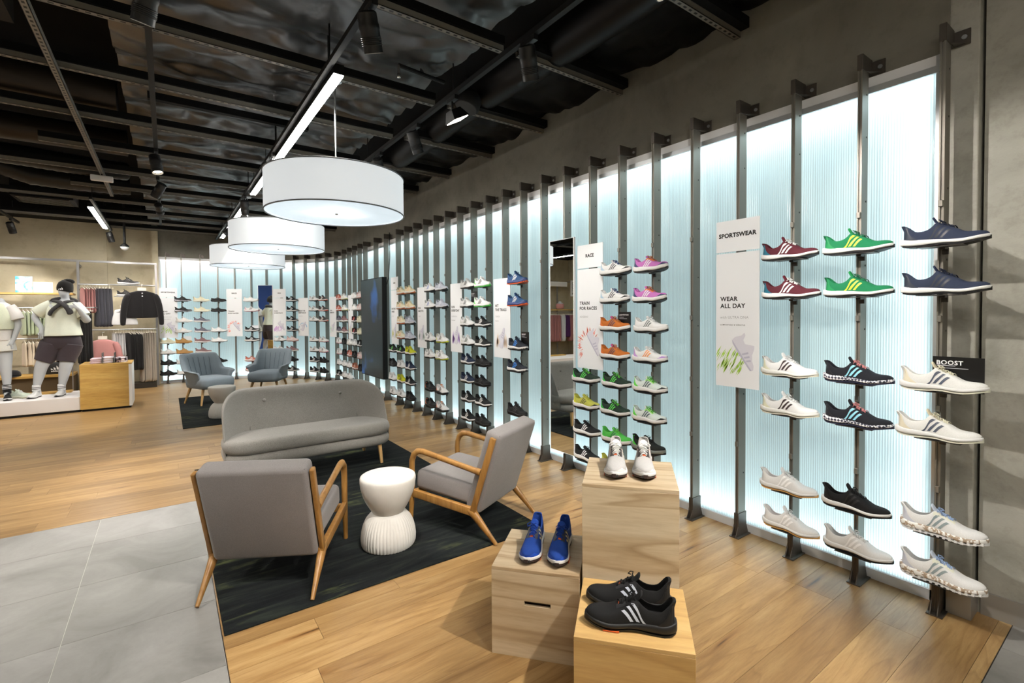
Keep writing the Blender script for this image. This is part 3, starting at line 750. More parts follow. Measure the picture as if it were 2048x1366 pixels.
wgh = C(up=(238, 239, 240), stripe=(48, 54, 58), sole=(242, 242, 240), heel=(96, 214, 90), laces=W_, out=(80, 190, 80))
pal = C(up=(226, 234, 218), stripe=(70, 84, 70), sole=(240, 242, 232), heel=(214, 228, 200), laces=W_, out=K_)
nvw = C(up=(40, 50, 76), stripe=W_, sole=(240, 240, 242), heel=(36, 44, 66), laces=(34, 42, 64), out=K_)
blst = C(up=(240, 241, 242), stripe=(64, 94, 170), sole=(242, 242, 242), heel=(226, 228, 232), laces=W_, out=K_)
grey = C(up=(170, 174, 186), stripe=(206, 210, 220), sole=(196, 198, 206), heel=(150, 154, 168), laces=(186, 190, 200), out=K_)
wyel = C(up=(238, 239, 236), stripe=(60, 62, 60), sole=(240, 240, 236), heel=(222, 226, 60), laces=W_, out=(200, 210, 50))
wora = C(up=(232, 232, 232), stripe=(32, 32, 34), sole=(54, 54, 58), heel=(240, 110, 50), laces=W_, out=K_, tongue=(240, 120, 60))
kora = C(up=(34, 34, 36), stripe=(60, 60, 64), sole=(34, 34, 36), heel=(228, 96, 44), laces=K_, out=K_, **{'in': (230, 100, 50)})
beige = C(up=(214, 200, 166), stripe=(228, 180, 140), sole=(240, 236, 224), heel=(190, 176, 138), laces=(226, 214, 186), out=(200, 120, 70))
beigo = C(up=(232, 208, 180), stripe=(230, 150, 100), sole=(244, 240, 230), heel=(214, 160, 110), laces=(236, 214, 190), out=(206, 110, 60))
nyel = C(up=(214, 236, 44), stripe=K_, sole=(240, 240, 232), heel=(200, 226, 40), laces=(220, 240, 60), out=K_)
kgrn = C(up=(36, 40, 40), stripe=(110, 220, 90), sole=(236, 238, 232), heel=(70, 190, 80), laces=(40, 46, 44), out=K_)
pink = C(up=(236, 190, 186), stripe=W_, sole=(242, 238, 234), heel=(226, 150, 150), laces=(244, 214, 210), out=(210, 130, 120))
coral = C(up=(228, 128, 112), stripe=W_, sole=(240, 234, 228), heel=(220, 110, 96), laces=(240, 160, 140), out=(190, 90, 70))
mauve = C(up=(158, 122, 122), stripe=(120, 92, 94), sole=(240, 232, 226), heel=(146, 110, 110), laces=(168, 130, 130), out=(226, 214, 206))
wpk = C(up=(242, 232, 222), stripe=(40, 36, 38), sole=(244, 238, 226), heel=(240, 150, 170), laces=W_, out=(240, 140, 160))
wye = C(up=(238, 238, 226), stripe=(226, 226, 170), sole=(240, 240, 230), heel=(230, 232, 180), laces=W_, out=(220, 222, 160))
redk = C(up=(60, 40, 44), stripe=(226, 80, 70), sole=(240, 232, 226), heel=(206, 70, 64), laces=(50, 40, 44), out=K_)
tan = C(up=(202, 158, 98), stripe=(184, 140, 84), sole=(190, 142, 82), heel=(190, 146, 88), laces=(206, 164, 108), out=(170, 122, 66))
sand = C(up=(222, 212, 186), stripe=(206, 196, 166), sole=(232, 224, 202), heel=(214, 204, 176), laces=(226, 216, 192), out=(216, 206, 180))
ppink = C(up=(236, 220, 214), stripe=(240, 230, 226), sole=(240, 234, 230), heel=(228, 208, 202), laces=W_, out=(230, 218, 212))
gryw = C(up=(112, 110, 122), stripe=(98, 96, 108), sole=(238, 236, 232), heel=(100, 98, 110), laces=(108, 106, 118), out=(220, 216, 210))
klat = C(up=(30, 30, 32), stripe=(20, 20, 22), sole=LATTICE, heel=(26, 26, 28), laces=(26, 26, 28), out=K_)
clog = C(up=(38, 38, 38), sole=(34, 34, 34), heel=(32, 32, 32), laces=None, out=K_)
graw = C(up=(84, 80, 80), stripe=(240, 230, 220), sole=(240, 236, 230), heel=(70, 66, 66), laces=(90, 86, 86), out=(190, 80, 60))
brow = C(up=(190, 120, 96), stripe=(226, 180, 160), sole=(240, 228, 220), heel=(176, 106, 84), laces=(200, 130, 106), out=(160, 90, 70))
def rep(levels, *specs): return list(zip(levels, specs))
SH = {
 0: ('rightmost post', 'knit', [(0, navy, 'navy running shoe with white sole'), (1, navy, 'navy running shoe with white sole'), (3, cream, 'cream running shoe with slate stripes'), (4, cream, 'cream running shoe with slate stripes'), (6, tread, 'white treaded shoe with grey stripes'), (7, tread, 'white treaded shoe with grey stripes')]),
 1: ('second post from right', 'knit', [(0, green, 'green shoe with yellow stripes'), (1, green, 'green shoe with yellow stripes'), (3, lattice, 'black lattice-soled shoe with blue stripes'), (4, lattice, 'black lattice-soled shoe with blue stripes'), (6, blk, 'plain black shoe with white sole'), (7, allwhite, 'plain white shoe with black toe tip')]),
 2: ('third post from right', 'knit', [(0, maroon, 'maroon shoe with white stripes'), (1, maroon, 'maroon shoe with white stripes'), (3, offw, 'off-white shoe with dark stripes'), (4, offw, 'off-white shoe with dark stripes'), (6, gum, 'white shoe with gum toe tip'), (7, gum, 'white shoe with gum toe tip')]),
 5: ('second post right of near RACE panel', 'race', [(0, lilac, 'lilac and navy shoe'), (1, lilac, 'lilac and navy shoe'), (2, pale, 'white racing shoe'), (3, mixl, 'white, lilac and orange shoe'), (4, wgr, 'pale shoe with green laces'), (5, wgr, 'pale shoe with green laces'), (6, bgr, 'black and green shoe')]),
 6: ('first post right of near RACE panel', 'race', [(0, wor, 'white shoe with blue laces'), (1, wor, 'white shoe with blue laces'), (2, orng, 'orange racing shoe'), (3, orng, 'orange racing shoe'), (4, gblk, 'green and black shoe'), (5, gblk, 'green and black shoe'), (6, neon, 'neon green shoe'), (7, yel, 'neon yellow shoe')]),
 7: ('post under near RACE panel', 'race', [(4, gblk, 'black and green shoe'), (5, yel, 'neon yellow shoe'), (6, kw, 'black shoe with white stripes'), (7, kw, 'black shoe with white stripes')]),
 10: ('post right of HIT THE TRAILS', 'trail', [(0, trailb, 'blue trail shoe with orange sole'), (1, trailb, 'blue trail shoe with orange sole'), (3, trailw, 'black trail shoe with blue stripes'), (4, trailw, 'black trail shoe with blue stripes'), (6, kk, 'all-black trail shoe'), (7, kk, 'all-black trail shoe')]),
 12: ('second post right of near RUN EVERYDAY', 'run', [(0, wgh, 'white shoe with green heel'), (1, wgh, 'white shoe with green heel'), (2, kw, 'black shoe with white stripes'), (3, kw, 'black shoe with white stripes'), (4, kk, 'all-black shoe'), (5, kk, 'all-black shoe'), (6, kw, 'black shoe with white stripes'), (7, kk, 'all-black shoe')]),
 13: ('first post right of near RUN EVERYDAY', 'run', [(0, wst, 'white shoe with dark stripes'), (1, wst, 'white shoe with dark stripes'), (2, pal, 'pale green shoe'), (3, pal, 'pale green shoe'), (4, nvw, 'navy shoe with white stripes'), (5, nvw, 'navy shoe with white stripes'), (6, kw, 'black shoe with white stripes'), (7, kw, 'black shoe with white stripes')]),
 15: ('second post right of RUN SMOOTH', 'run', [(0, grey, 'grey shoe'), (1, grey, 'grey shoe'), (3, wyel, 'white shoe with yellow heel'), (4, wyel, 'white shoe with yellow heel'), (6, wora, 'white and orange shoe'), (7, wora, 'white and orange shoe')]),
 16: ('first post right of RUN SMOOTH', 'run', [(0, blst, 'white shoe with blue stripes'), (1, blst, 'white shoe with blue stripes'), (3, wst, 'white shoe with dark stripes'), (4, wst, 'white shoe with dark stripes'), (6, kora, 'black shoe with orange lining'), (7, kora, 'black shoe with orange lining')]),
 18: ('second post right of slim RUN panel', 'run', [(0, beige, 'beige shoe'), (1, beige, 'beige shoe'), (2, grey, 'grey shoe'), (3, grey, 'grey shoe'), (4, nyel, 'neon yellow shoe'), (5, nvw, 'navy shoe'), (6, kw, 'black shoe with white stripes'), (7, kk, 'all-black shoe')]),
 19: ('first post right of slim RUN panel', 'run', [(0, beigo, 'cream and orange shoe'), (1, beigo, 'cream and orange shoe'), (2, beigo, 'cream and orange shoe'), (3, beigo, 'cream and orange shoe'), (4, kgrn, 'black and green shoe'), (5, wst, 'white shoe'), (6, nyel, 'neon yellow shoe'), (7, wst, 'white shoe')]),
 20: ('post under slim RUN panel', 'run', [(4, kgrn, 'black and green shoe'), (5, kk, 'all-black shoe'), (6, wst, 'white shoe'), (7, wst, 'white shoe')]),
 23: ('first post left of the screen', 'run', [(0, pink, 'pink shoe'), (1, pink, 'pink shoe'), (2, sand, 'cream shoe'), (3, sand, 'cream shoe'), (4, kw, 'black and white shoe'), (5, pink, 'pink shoe'), (6, kk, 'black shoe')]),
 24: ('second post left of the screen', 'run', [(0, ppink, 'pale pink shoe'), (1, ppink, 'pale pink shoe'), (2, redk, 'red and black shoe'), (3, redk, 'red and black shoe'), (4, allwhite, 'white shoe'), (5, kk, 'black shoe'), (6, brow, 'rust brown shoe')]),
 25: ('third post left of the screen', 'run', [(4, ppink, 'white and pink shoe'), (5, coral, 'pink shoe'), (6, allwhite, 'white shoe'), (7, allwhite, 'white shoe')]),
 26: ('fourth post left of the screen', 'run', [(0, wye, 'white shoe with pale yellow heel'), (1, wye, 'white shoe with pale yellow heel'), (2, mauve, 'mauve shoe'), (3, mauve, 'mauve shoe'), (4, kk, 'black shoe'), (5, kk, 'black shoe'), (6, allwhite, 'white shoe'), (7, allwhite, 'white shoe')]),
 27: ('fifth post left of the screen', 'run', [(0, coral, 'coral shoe'), (1, coral, 'coral shoe'), (2, gryw, 'grey and white shoe'), (3, gryw, 'grey and white shoe'), (4, wpk, 'white shoe with pink heel'), (5, wpk, 'white shoe with pink heel'), (6, allwhite, 'white shoe'), (7, kw, 'black and white shoe')]),
 29: ('twelfth post from left end', 'run', [(0, graw, 'dark grey shoe'), (1, graw, 'dark grey shoe'), (2, graw, 'dark grey shoe'), (4, wpk, 'white shoe with pink heel'), (5, wpk, 'white shoe with pink heel'), (6, kk, 'black shoe'), (7, kk, 'black shoe')]),
 30: ('eleventh post from left end', 'run', [(0, wst, 'white shoe with dark stripes'), (1, wst, 'white shoe with dark stripes'), (2, wst, 'white shoe with dark stripes'), (4, wst, 'white shoe with dark stripes'), (5, wst, 'white shoe with dark stripes'), (6, kw, 'black and white shoe'), (7, kw, 'black and white shoe')]),
 32: ('ninth post from left end', 'run', [(0, kw, 'black and white shoe'), (1, kw, 'black and white shoe'), (2, kw, 'black and white shoe'), (3, kw, 'black and white shoe'), (4, pink, 'pink shoe'), (5, mauve, 'dusty pink shoe'), (6, kk, 'black shoe'), (7, kw, 'black and white shoe')]),
 33: ('eighth post from left end', 'run', [(4, wst, 'white shoe with dark stripes'), (5, wst, 'white shoe with dark stripes')]),
 35: ('sixth post from left end', 'race', [(0, ppink, 'pale pink and white shoe'), (1, wpk, 'pale pink and white shoe'), (3, kw, 'black and white shoe'), (4, kw, 'black and white shoe'), (6, coral, 'pink shoe'), (7, coral, 'pink shoe')]),
 37: ('fourth post from left end', 'slip', [(0, clog, 'black slip-on shoe'), (1, clog, 'black slip-on shoe'), (3, allwhite, 'white shoe'), (4, allwhite, 'white shoe'), (6, kk, 'black shoe')]),
 38: ('third post from left end', 'knit', [(0, sand, 'sand coloured shoe'), (1, sand, 'sand coloured shoe'), (2, gryw, 'grey shoe with white sole'), (3, gryw, 'grey shoe with white sole'), (4, mauve, 'mauve shoe with white sole'), (5, mauve, 'mauve shoe with white sole')]),
 39: ('second post from left end', 'knit', [(0, klat, 'black shoe'), (1, klat, 'black shoe'), (2, ppink, 'pale pink shoe'), (3, ppink, 'pale pink shoe'), (4, tan, 'tan shoe'), (5, tan, 'tan shoe'), (6, allwhite, 'white shoe'), (7, allwhite, 'white shoe')]),
 40: ('leftmost post', 'knit', [(4, sand, 'cream shoe'), (5, allwhite, 'white shoe'), (6, kk, 'black shoe'), (7, kk, 'black shoe')]),
}
POST_SAYS = {0: 'with navy and cream shoes, rightmost of all', 1: 'with green and black shoes, second from right', 2: 'with maroon and white shoes, third from right',
 3: 'carrying the near SPORTSWEAR panel', 4: 'without shoes, just left of near SPORTSWEAR panel', 5: 'with lilac racing shoes on top', 6: 'with white and orange racing shoes', 7: 'carrying the near RACE panel',
 8: 'carrying the near tall mirror', 9: 'without shoes, just left of near mirror', 10: 'with blue and orange trail shoes', 11: 'carrying the HIT THE TRAILS panel',
 12: 'second right of the near RUN EVERYDAY panel', 13: 'first right of the near RUN EVERYDAY panel', 14: 'carrying the near RUN EVERYDAY panel', 15: 'second right of the RUN SMOOTH panel',
 16: 'first right of the RUN SMOOTH panel', 17: 'carrying the RUN SMOOTH panel', 18: 'second right of the slim RUN panel', 19: 'first right of the slim RUN panel', 20: 'carrying the slim RUN panel by the screen',
 21: 'behind the right edge of the screen', 22: 'behind the middle of the screen', 23: 'first left of the hanging screen', 24: 'second left of the hanging screen', 25: 'third left of the hanging screen',
 26: 'fourth left of the hanging screen', 27: 'fifth left of the hanging screen', 28: 'thirteenth from the left end of the wall'}
for n in range(41):
    p, rz = post_frame(n)
    says = POST_SAYS.get(n) or ('%s from the left end of the wall' % ORD[40-n])
    r = thing('display_post', 'tall slotted steel post ' + says, 'display post', p, rz, 'display posts along the lit wall')
    place('channel', ME_CH, STEEL, r)
    br = place('wall_bracket', ME_BR, FOOT_M, r)
    place('foot', ME_FOOT, FOOT_M, r)
    if n < 14:
        place('bolt', ME_BOLT, ALU, br)
        for z in (0.42, 0.95, 1.40, 1.75, 2.10, 2.45, 2.68): place('screw', ME_SCREW, STEEL_D, r, (0, 0.06, z))
    lv = [k for k, _, _ in SH[n][2]] if n in SH else []
    if n < 21:
        for z in (0.62, 1.02, 1.46, 2.02):
            if not any(abs(z - LEVEL[k] + 0.03) < 0.05 for k in lv) and not (n in (7, 11, 14, 17, 20) and z > 0.95): place('clip', ME_CLIP, STEEL, r, (0, 0, z))
    if n not in SH: continue
    where, shape, items = SH[n]
    R = random.Random(n*13+5)
    for i, (k, c, desc) in enumerate(items):
        place('shelf_plate', ME_SHELF, STEEL_D, r, (0.02, 0, LEVEL[k]))
        shp = 'trail' if c is tread else ('knit' if c is kk and n == 10 and k > 5 else shape)
        if desc.startswith('black slip'): shp = 'slip'
        elif n == 37: shp = 'knit'
        loc = p + Matrix.Rotation(rz, 3, 'Z') @ Vector((0.028 + R.uniform(-0.012, 0.012), -0.070, LEVEL[k] + 0.0008))
        shoe(shp, '%s, %s shoe down on %s' % (desc, ORD[i], where), c, loc, rz + R.uniform(-0.05, 0.05), 'running shoes on the lit wall', full=(n < 21))

# ================================================================ rugs
t = NT('dark_rug'); mp = t.mapping('Object', (1, 1, 1), (0, 0, -0.65)); mp2 = t.mapping('Object', (1.2, 9, 1), (0, 0, -0.85))
n1 = t.noise(mp2.outputs[0], 1.6, 6, 0.65, 0.8); n2 = t.noise(mp.outputs[0], 2.1, 4, 0.6); n3 = t.noise(mp.outputs[0], 420, 2, 0.7)
a = t.ramp(n1.outputs[0], [(0.36, lin((15, 17, 19))), (0.50, lin((24, 27, 28))), (0.66, lin((40, 45, 40)))])
gr = t.ramp(n2.outputs[0], [(0.52, (0, 0, 0)), (0.72, (1, 1, 1))])
st = t.ramp(n1.outputs[0], [(0.50, (0, 0, 0)), (0.62, (1, 1, 1))])
fac = t.mix(1.0, gr, st, 'MULTIPLY')
c = t.mix(fac, a, lin((92, 98, 58)))
t.col(t.mix(0.5, c, t.ramp(n3.outputs[0], [(0.3, (0.6,)*3), (0.7, (1.2,)*3)]), 'MULTIPLY')); t.b.inputs['Roughness'].default_value = 0.95; t.b.inputs['Specular IOR Level'].default_value = 0.15
t.bump(n3.outputs[0], 0.6, 0.003)
RUG = t.m
def rug(x0, x1, y0, y1, label):
    o = MB().box(-(x1-x0)/2, (x1-x0)/2, -(y1-y0)/2, (y1-y0)/2, 0.0005, 0.0075).build('rug', RUG, None, ((x0+x1)/2, (y0+y1)/2, 0), bevel=0.002, seg=1)
    return tag(o, label, 'rug', 'dark rugs under the seating')
rug(0.192, 2.113, 2.585, 5.55, 'dark charcoal rug with green streaks under the grey sofa and armchairs')
rug(0.148, 2.10, 7.66, 10.55, 'dark charcoal rug under the two blue-grey tub chairs')

# ================================================================ armchairs with oak frames
OAKF = wood('oak_frame', (128, 90, 42), (152, 110, 55), (168, 127, 70), 2.0, 2, 0.38, 0.0, 0.0, 0.6)
OAKL = wood('oak_leg', (186, 146, 92), (204, 164, 108), (214, 178, 124), 2.0, 2, 0.4, 0.0, 0.0, 0.6)
GREY_CH = fabric('grey_velour', (128, 123, 122), 0.10, 320, 0.9, 0.3)
def slab(xa, ya, za, xb, yb, zb_, r, M=None, seg=5, bul=0.0):
    """rounded upholstery block"""
    n = 10; rings = []
    prof = [(r*1.0, 0.0), (r*0.45, r*0.12), (r*0.12, r*0.45), (0, r), (0, (zb_-za)-r), (r*0.12, (zb_-za)-r*0.45), (r*0.45, (zb_-za)-r*0.12), (r*1.0, (zb_-za))]
    for ins, dz in prof:
        pts = rrect(xa+ins, xb-ins, ya+ins, yb-ins, max(r*1.05-ins*0.6, 0.004), seg)
        rings.append([(x, y, za+dz) for x, y in pts])
    mb = MB().loft(rings)
    if bul:
        cx, cy = (xa+xb)/2, (ya+yb)/2; cz = (za+zb_)/2
        mb.v = [(x, y, z + (bul if z > cz else -bul*0.3)*max(0, 1-((x-cx)/((xb-xa)/2))**2)*max(0, 1-((y-cy)/((yb-ya)/2))**2)) for x, y, z in mb.v]
    if M is not None: mb.xf(M)
    return mb
def armchair(loc, rz, label):
    r = thing('armchair', label, 'armchair', loc, rz, 'oak framed armchairs around the white table')
    W2 = 0.285
    for sd in (-1, 1):
        x = sd*W2
        fl_ = [(x, 0.702, 0.0), (x, 0.690, 0.16), (x, 0.683, 0.30), (x, 0.686, 0.40), (x, 0.683, 0.455), (x, 0.665, 0.50), (x, 0.630, 0.527), (x, 0.585, 0.530), (x, 0.45, 0.508), (x, 0.30, 0.482), (x, 0.17, 0.460), (x, 0.11, 0.452)]
        MB().tube(fl_, [0.015, 0.019, 0.021, 0.021, 0.021, 0.022, 0.023, 0.022, 0.020, 0.020, 0.021, 0.024], 10, up=(1, 0, 0), flat=0.92).build('arm', OAKF, r, smooth=True, angle=60)
        MB().tube([(x, 0.0, 0.0), (x, 0.075, 0.075), (x, 0.135, 0.135), (x, 0.175, 0.175), (x, 0.215, 0.192)], [0.013, 0.020, 0.027, 0.031, 0.020], 10, up=(1, 0, 0), flat=0.75).build('rear_leg', OAKF, r, smooth=True, angle=60)
        MB().bar((x+sd*0.006, 0.180, 0.165), (x+sd*0.006, 0.012, 0.690), 0.024, 0.040, (0, 1, 0)).build('upright', OAKF, r, bevel=0.006, seg=3, smooth=True)
        MB().bar((x, 0.15, 0.178), (x, 0.69, 0.228), 0.030, 0.056).build('seat_rail', OAKF, r, bevel=0.006, seg=3, smooth=True)
    MB().bar((-W2, 0.665, 0.222), (W2, 0.665, 0.222), 0.024, 0.05).build('front_rail', OAKF, r, bevel=0.005, seg=2)
    MB().bar((-W2, 0.20, 0.19), (W2, 0.20, 0.19), 0.024, 0.045).build('rear_rail', OAKF, r, bevel=0.005, seg=2)
    tl = math.atan2(0.05, 0.5)
    M1 = Matrix.Translation((0, 0.18, 0.205)) @ Matrix.Rotation(tl*0.9, 4, 'X')
    slab(-0.262, 0.0, 0.0, 0.262, 0.50, 0.135, 0.030, M1, bul=0.010).build('seat_cushion', GREY_CH, r, smooth=True)
    ba = math.atan2(0.17, 0.525)
    M2 = Matrix.Translation((0, 0.185, 0.175)) @ Matrix.Rotation(ba, 4, 'X')
    slab(-0.274, -0.048, 0.0, 0.274, 0.070, 0.565, 0.026, M2).build('backrest', GREY_CH, r, smooth=True)
    for sd in (-1, 1): MB().tube([(sd*0.262, 0.150, 0.20), (sd*0.262, -0.018, 0.70)], 0.0028, 6).build('piping', GREY_CH, r)
    return r
armchair((0.345, 2.775, 0.0075), math.atan2(0.864, 0.504) - PI/2, 'grey armchair with oak arms, seen from behind, nearest to the grey tiles')
armchair((1.957, 2.692, 0.0075), math.atan2(0.894, -0.447) - PI/2, 'grey armchair with oak arms turned sideways, right of the white table')

# ================================================================ sofa
GREY_SO = fabric('grey_wool', (148, 144, 139), 0.22, 330, 0.95, 0.5)
so = thing('sofa', 'grey two-seat sofa with buttoned curved back on the dark rug', 'sofa', (1.115, 4.64, 0.0075), 0.0)
def sofa_front(x, v):
    ax = abs(x); hx = 0.735
    k = max(0.0, (ax-0.50)/(hx-0.50))
    top = 0.79 - 0.16*(1-math.sqrt(max(0.0, 1-max(0.0, (ax-0.575)/0.161)**2)))
    z = lerp(0.20, top, v)
    y = 0.40 + 0.20*smoothstep(0.15, 1.0, (z-0.2)/0.6)*(1-0.35*k) - 0.30*k**1.8*(1-0.25*v)
    return x, y, z, k
xs = [-0.735,-0.725,-0.70,-0.66,-0.60,-0.54,-0.46,-0.36,-0.24,-0.12,0,0.12,0.24,0.36,0.46,0.54,0.60,0.66,0.70,0.725,0.735]
rings = []
for x in xs:
    ring = []; vv = [0, 0.15, 0.32, 0.5, 0.68, 0.84, 0.94]
    for v in vv:
        X_, Y_, Z_, k = sofa_front(x, v); 
        dip = sum(0.030*math.exp(-(((x-bx)/0.06)**2 + ((Z_-0.665)/0.05)**2)) for bx in (-0.36, 0.36))
        ring.append((X_, Y_ + dip, Z_))
    X_, Y_, Z_, k = sofa_front(x, 1.0); ring.append((X_, Y_+0.035, Z_)); ring.append((X_, Y_+0.080, Z_-0.006))
    for v in reversed(vv):
        X_, Y_, Z_, k = sofa_front(x, v); ring.append((X_, Y_+0.125, Z_-0.008))
    rings.append(ring)
bk = MB().loft(rings).build('backrest', GREY_SO, so, smooth=True, subd=1)
for bx in (-0.36, 0.36):
    MB().lathe([(0.0005, 0.008), (0.011, 0.006), (0.016, 0.0), (0.012, -0.008)], 14).xf(Matrix.Translation((bx, 0.545, 0.665)) @ Matrix.Rotation(PI/2-0.3, 4, 'X')).build('button', GREY_SO, bk, smooth=True)
for sx_ in (-0.50, 0.50):
    MB().tube([(sx_, sofa_front(sx_, v)[1]-0.002, sofa_front(sx_, v)[2]) for v in (0.28, 0.4, 0.55, 0.7, 0.85)], 0.0035, 6).build('seam', mat('seam_grey', (92, 89, 86), 0.95), bk, smooth=True)
def pillow_slab(x0, x1, y0, y1, z0, z1, rc, mats, name, bul=0.0):
    h = (z1-z0)/2; rings = []
    for k in range(13):
        a = -PI/2 + PI*k/12; ins = h*0.9*(1-math.cos(a)**0.75) if abs(math.cos(a)) > 1e-6 else h*0.9
        if k in (0, 12): ins = h*1.5
        rings.append([(x, y, (z0+z1)/2 + h*math.sin(a)) for x, y in rrect(x0+ins, x1-ins, y0+ins, y1-ins, max(rc-ins*0.5, 0.02), 8)])
    mb = MB().loft(rings)
    if bul:
        cx, cy = (x0+x1)/2, (y0+y1)/2
        mb.v = [(x, y, z + (bul if z > (z0+z1)/2 else 0)*max(0, 1-((x-cx)/((x1-x0)/2))**4)) for x, y, z in mb.v]
    return mb.build(name, mats, so, smooth=True)
pillow_slab(-0.735, 0.735, 0.0, 0.62, 0.180, 0.292, 0.17, GREY_SO, 'base')
pillow_slab(-0.745, 0.745, -0.015, 0.52, 0.285, 0.405, 0.20, GREY_SO, 'seat_cushion', 0.012)
for sx_ in (-1, 1):
    for y, dy in ((0.055, -0.02), (0.54, 0.03)):
        MB().tube([(sx_*0.60, y, 0.19), (sx_*0.615, y+dy, 0.0)], [0.024, 0.016], 4, up=(1, 1, 0)).build('leg', OAKL, so)
tag(MB().box(-0.06, 0.06, -0.03, 0.03, 0, 0.004).build('paper_tag', WHITE, None, (1.0, 4.78, 0.0078)), 'white printed card lying on the dark rug under the sofa', 'card')

# ================================================================ hourglass side tables
STONE = mat('cast_stone', (196, 193, 187), 0.75, noise_amt=0.05, nscale=14, bump=0.15, bscale=120)
def side_table(loc, label):
    r = thing('side_table', label, 'side table', loc, 0, 'white hourglass side tables')
    MB().lathe([(0.0, 0.4495), (0.150, 0.450), (0.166, 0.449), (0.1735, 0.444), (0.1765, 0.434), (0.177, 0.415), (0.172, 0.375), (0.158, 0.325), (0.138, 0.28), (0.116, 0.242), (0.104, 0.224), (0.100, 0.215), (0.0, 0.215)], 48).build('top_bowl', STONE, r, smooth=True, angle=50)
    fl2 = lambda rr, z, a: rr*(1 + (0.0 if z > 0.205 else 0.030*smoothstep(0.21, 0.17, z)*abs(math.cos(24*a))))
    MB().lathe([(0.0, 0.216), (0.103, 0.213), (0.118, 0.200), (0.139, 0.172), (0.156, 0.135), (0.166, 0.095), (0.170, 0.055), (0.168, 0.020), (0.160, 0.003), (0.0, 0.0)], 192, rfun=fl2).build('fluted_foot', STONE, r, smooth=True, angle=40)
    return r
side_table((1.150, 3.0, 0.0075), 'white hourglass stone side table with fluted foot between the two grey armchairs')
side_table((0.64, 8.22, 0.0075), 'white hourglass side table in front of the blue-grey tub chairs')

# ================================================================ tub chairs
BLUE_CH = fabric('blue_grey_cloth', (132, 143, 152), 0.14, 300, 0.95, 0.35)
def tub_chair(loc, rz, label):
    # local: faces -y
    r = thing('tub_chair', label, 'armchair', loc, rz, 'blue-grey tub chairs by the lit wall')
    n = 44; rings = []
    for i in range(n+1):
        a = lerp(-128, 128, i/n); aa = abs(a); ar = math.radians(a)
        h = lerp(0.84, 0.835, aa/50) if aa < 50 else lerp(0.835, 0.575, smoothstep(50, 70, aa)) - 0.02*smoothstep(85, 128, aa)
        ex = 0.325; ey = 0.32
        px_, py_ = math.sin(ar), math.cos(ar)
        s_ = (abs(px_)**3.2 + abs(py_)**3.2)**(-1/3.2)
        cxp, cyp = ex*s_*px_, ey*s_*py_
        flu = 0.010*abs(math.sin(3.5*PI*cxp/ex)) if aa < 52 else 0.0
        ring = []
        for t_, z, th in ((0.80, 0.275, 0.0), (0.86, 0.34, 0), (0.94, 0.46, 0), (1.0, 0.58, 0), (1.06, 0.72, 0), (1.09, h-0.03, 0)):
            z = min(z, h-0.02); rec = 0.09*max(0, (z-0.42)/0.42)*(1 if aa < 60 else smoothstep(90, 60, aa))
            ring.append((cxp*t_*(1 if aa < 70 else 1), cyp*t_ + rec, z))
        ring.append((cxp*1.06, cyp*1.06+0.09*max(0, (h-0.42)/0.42)*(1 if aa < 60 else smoothstep(90, 60, aa)), h))
        for t_, z in ((0.99, h-0.008), (0.90, 0.70), (0.85, 0.58), (0.80, 0.46), (0.76, 0.36)):
            z = min(z, h-0.015); rec = 0.09*max(0, (z-0.42)/0.42)*(1 if aa < 60 else smoothstep(90, 60, aa))
            q = t_ - flu*2.2
            ring.append((cxp*q, cyp*q + rec, z))
        rings.append(ring)
    MB().loft(rings).build('shell', BLUE_CH, r, smooth=True, subd=1)
    for k in range(-3, 4):
        x = k*0.078; MB().tube([(x, 0.235 + 0.012*abs(k)*-1, 0.46), (x*1.06, 0.285 - 0.010*abs(k), 0.60), (x*1.12, 0.345 - 0.010*abs(k), 0.76)], 0.003, 6).build('stitch_line', mat('blue_seam', (78, 88, 98), 0.95), r)
    rings = []
    for z, ins in ((0.26, 0.05), (0.275, 0.01), (0.33, 0.0), (0.40, 0.0), (0.435, 0.02), (0.448, 0.07)):
        rings.append([(x, y, z) for x, y in rrect(-0.275+ins, 0.275-ins, -0.33+ins, 0.27-ins, 0.09, 6)])
    MB().loft(rings).build('seat_cushion', BLUE_CH, r, smooth=True)
    for sx_ in (-1, 1):
        for sy_ in (-1, 1):
            MB().tube([(sx_*0.20, sy_*0.19, 0.28), (sx_*0.27, sy_*0.255, 0.0)], [0.024, 0.014], 10).build('leg', OAKL, r, smooth=True, angle=60)
    return r
tub_chair((0.575, 9.72, 0.0075), math.atan2(0.42, 0.91), 'blue-grey tub chair with splayed oak legs, left of the two')
tub_chair((1.55, 10.05, 0.0075), math.radians(-30), 'blue-grey tub chair, right of the two, in front of the far mirror')

